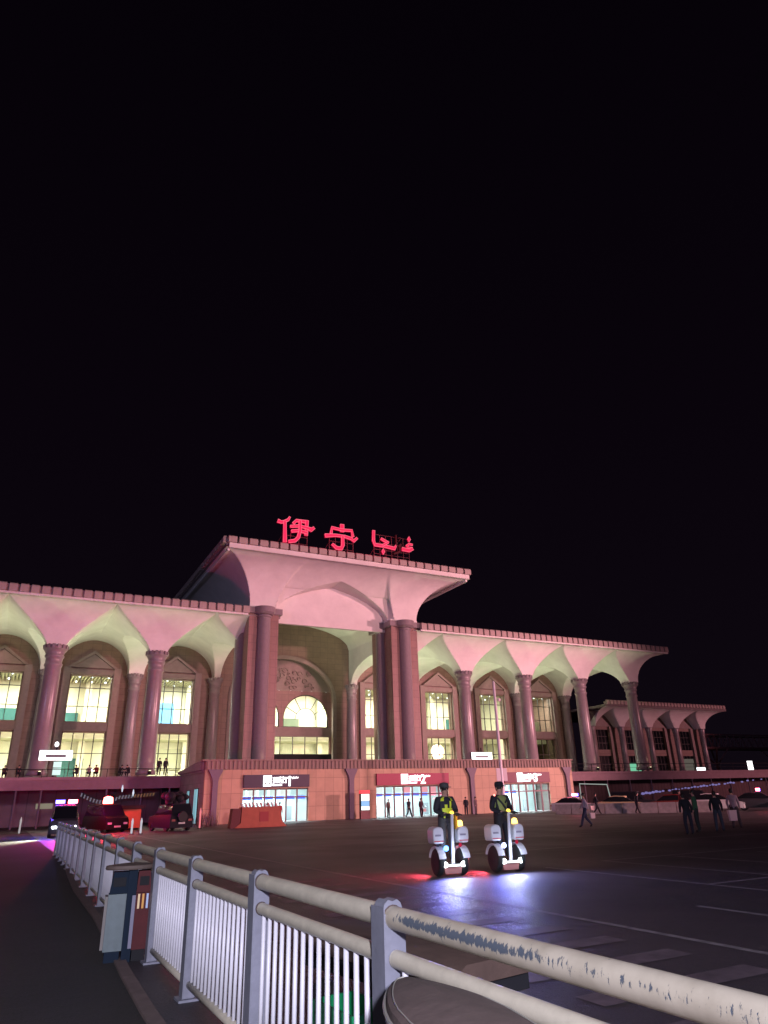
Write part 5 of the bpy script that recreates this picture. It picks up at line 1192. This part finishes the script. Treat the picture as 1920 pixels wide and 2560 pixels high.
x, y = along(1.10, 2.4); light('SPOT', 'parked_headlamp_glow', (along(1.16, .6)[0] - .5, along(1.16, .6)[1] - 1.0, .9), (20, 10, 0), 160, (.9, 1, .95), .1, angle=80, blend=1)
x, y = along(1.27, .6); person('person in black crouching beside the white motorcycle', x, y, .6, CROUCH, (.015, .012, .015), (.015, .015, .02))
# lit white frame, left end below the deck on the right
lf = thing('goal_frame', 'thin pale lit frame standing behind the white police car', 'frame', (66, 72, 0))
MB().tube([(-1.2, 0, 0), (-1.2, 0, 2.9), (3.4, 0, 2.75), (3.9, 0, 0)], .07, 6).build('tube_frame', emis('frame_glow', (.55, .68, .62), .5), lf)

# ------------------------------------------------------------------ objects at the foot of the railing
ms = thing('motor_scooter', 'parked motor scooter with dusty brown saddle and red piping in the near foreground', 'motor scooter', (1.57, 2.50, 0), -.17)
M_sad = mat('dusty_brown_saddle', (.13, .09, .085), .95, noise=.22, nscale=7, bump=.3); M_trim = mat('saddle_piping', (.33, .32, .29), .5); M_rtrim = mat('red_trim', (.42, .02, .04), .4)
def oval(L, w, n=32, sh=0): return [(w * (1 - .62 * max(0, cos(a)) ** 1.3) * (abs(sin(a)) ** .75) * (1 if sin(a) >= 0 else -1), L * (abs(cos(a)) ** .75) * (1 if cos(a) >= 0 else -1) + sh) for a in [2 * pi * i / n for i in range(n)]]
def ovals(levels, m, nm, par):
    mb = MB(); n = 32; V = []
    for (L, w, z) in levels: V += [(x, y, z + .012 - .022 * (y / .6) ** 2 + .02 * abs(x / .2) * -1) for x, y in oval(L, w, n)]
    Fs = [(j * n + i, j * n + (i + 1) % n, (j + 1) * n + (i + 1) % n, (j + 1) * n + i) for j in range(len(levels) - 1) for i in range(n)]; Fs.append(tuple((len(levels) - 1) * n + i for i in range(n))); Fs.append(tuple(range(n - 1, -1, -1)))
    mb.add(V, Fs, 0, True); return mb.build(nm, m, par)
ovals([(.68, .17, .85), (.72, .20, .89), (.735, .225, .95), (.71, .215, .98), (.60, .17, 1.002), (.3, .08, 1.01), (.05, .02, 1.012)], M_sad, 'saddle', ms)
def opipe(L, w, z, r, m, nm):
    p = [(x, y, z + .012 - .022 * (y / .6) ** 2 - .02 * abs(x / .2)) for x, y in oval(L, w, 40)]; MB().tube(p + [p[0]], r, 6).build(nm, m, ms)
opipe(.737, .227, .955, .008, M_trim, 'piping'); opipe(.66, .195, .993, .003, M_trim, 'stitching'); opipe(.73, .212, .918, .010, M_trim, 'piping'); opipe(.715, .20, .885, .016, M_rtrim, 'red_piping')
loft([(-.9, [(.12, .35), (.16, .5), (.1, .62)]), (-.5, [(.14, .28), (.2, .5), (.14, .7)]), (.5, [(.14, .35), (.19, .6), (.15, .79)]), (.75, [(.06, .55), (.09, .65), (.05, .74)])]).build('body', mat('scooter_dark_red', (.2, .015, .03), .35), ms)
for yy in (-.95, .55): MB().lathe([(.12, -.05), (.2, -.055), (.22, 0), (.2, .055), (.12, .05)], (0, yy), 20, axis='x', cz=.22).build('wheel', M_tyre, ms)
# cart with brown tarpaulin beyond the railing
ct = thing('flatbed_cart', 'low cart covered with a brown tarpaulin parked beyond the railing', 'cart', (2.85, 5.3, 0), .18)
M_tarp = mat('brown_tarpaulin', (.085, .052, .042), .8, noise=.25, nscale=5, bump=.5)
loft([(-1.0, [(.34, .62), (.36, .70), (.30, .735)]), (-.6, [(.40, .62), (.42, .70), (.37, .75)]), (.7, [(.42, .62), (.44, .70), (.38, .75)]), (1.25, [(.16, .64), (.2, .70), (.14, .72)])]).build('tarpaulin', M_tarp, ct)
MB().box(-.36, .36, -.9, .9, .50, .617).build('bed', M_dark, ct)
for k in range(5): MB().box(-.375, -.363, -.85 + k * .16, -.77 + k * .16, .52, .60).build('reflective_strip', mat('strip_yellow', (.42, .28, .06), .5) if k % 2 == 0 else M_dark, ct)
for s_ in (-1, 1):
    for yy in (-.6, .6): MB().lathe([(.06, -.04), (.2, -.045), (.22, 0), (.2, .045), (.06, .04)], (s_ * .30, yy), 18, axis='x', cz=.22).build('wheel', M_tyre, ct)
MB().box(-.33, -.05, -.75, -.3, .28, .497).build('battery_box', mat('cart_grey_box', (.18, .16, .22), .5), ct)
gc = thing('green_crate', 'bright green plastic crate standing behind the white balusters', 'crate', (2.28, 4.98, 0), .1)
M_gr = mat('green_plastic', (.01, .34, .12), .45)
MB().box(-.17, .17, -.28, .28, 0, .03).build('base', M_gr, gc)
for (a, b, c, d_) in ((-.17, -.15, -.28, .28), (.15, .17, -.28, .28), (-.15, .15, -.28, -.26), (-.15, .15, .26, .28)): MB().box(a, b, c, d_, .033, .46).build('side', M_gr, gc)
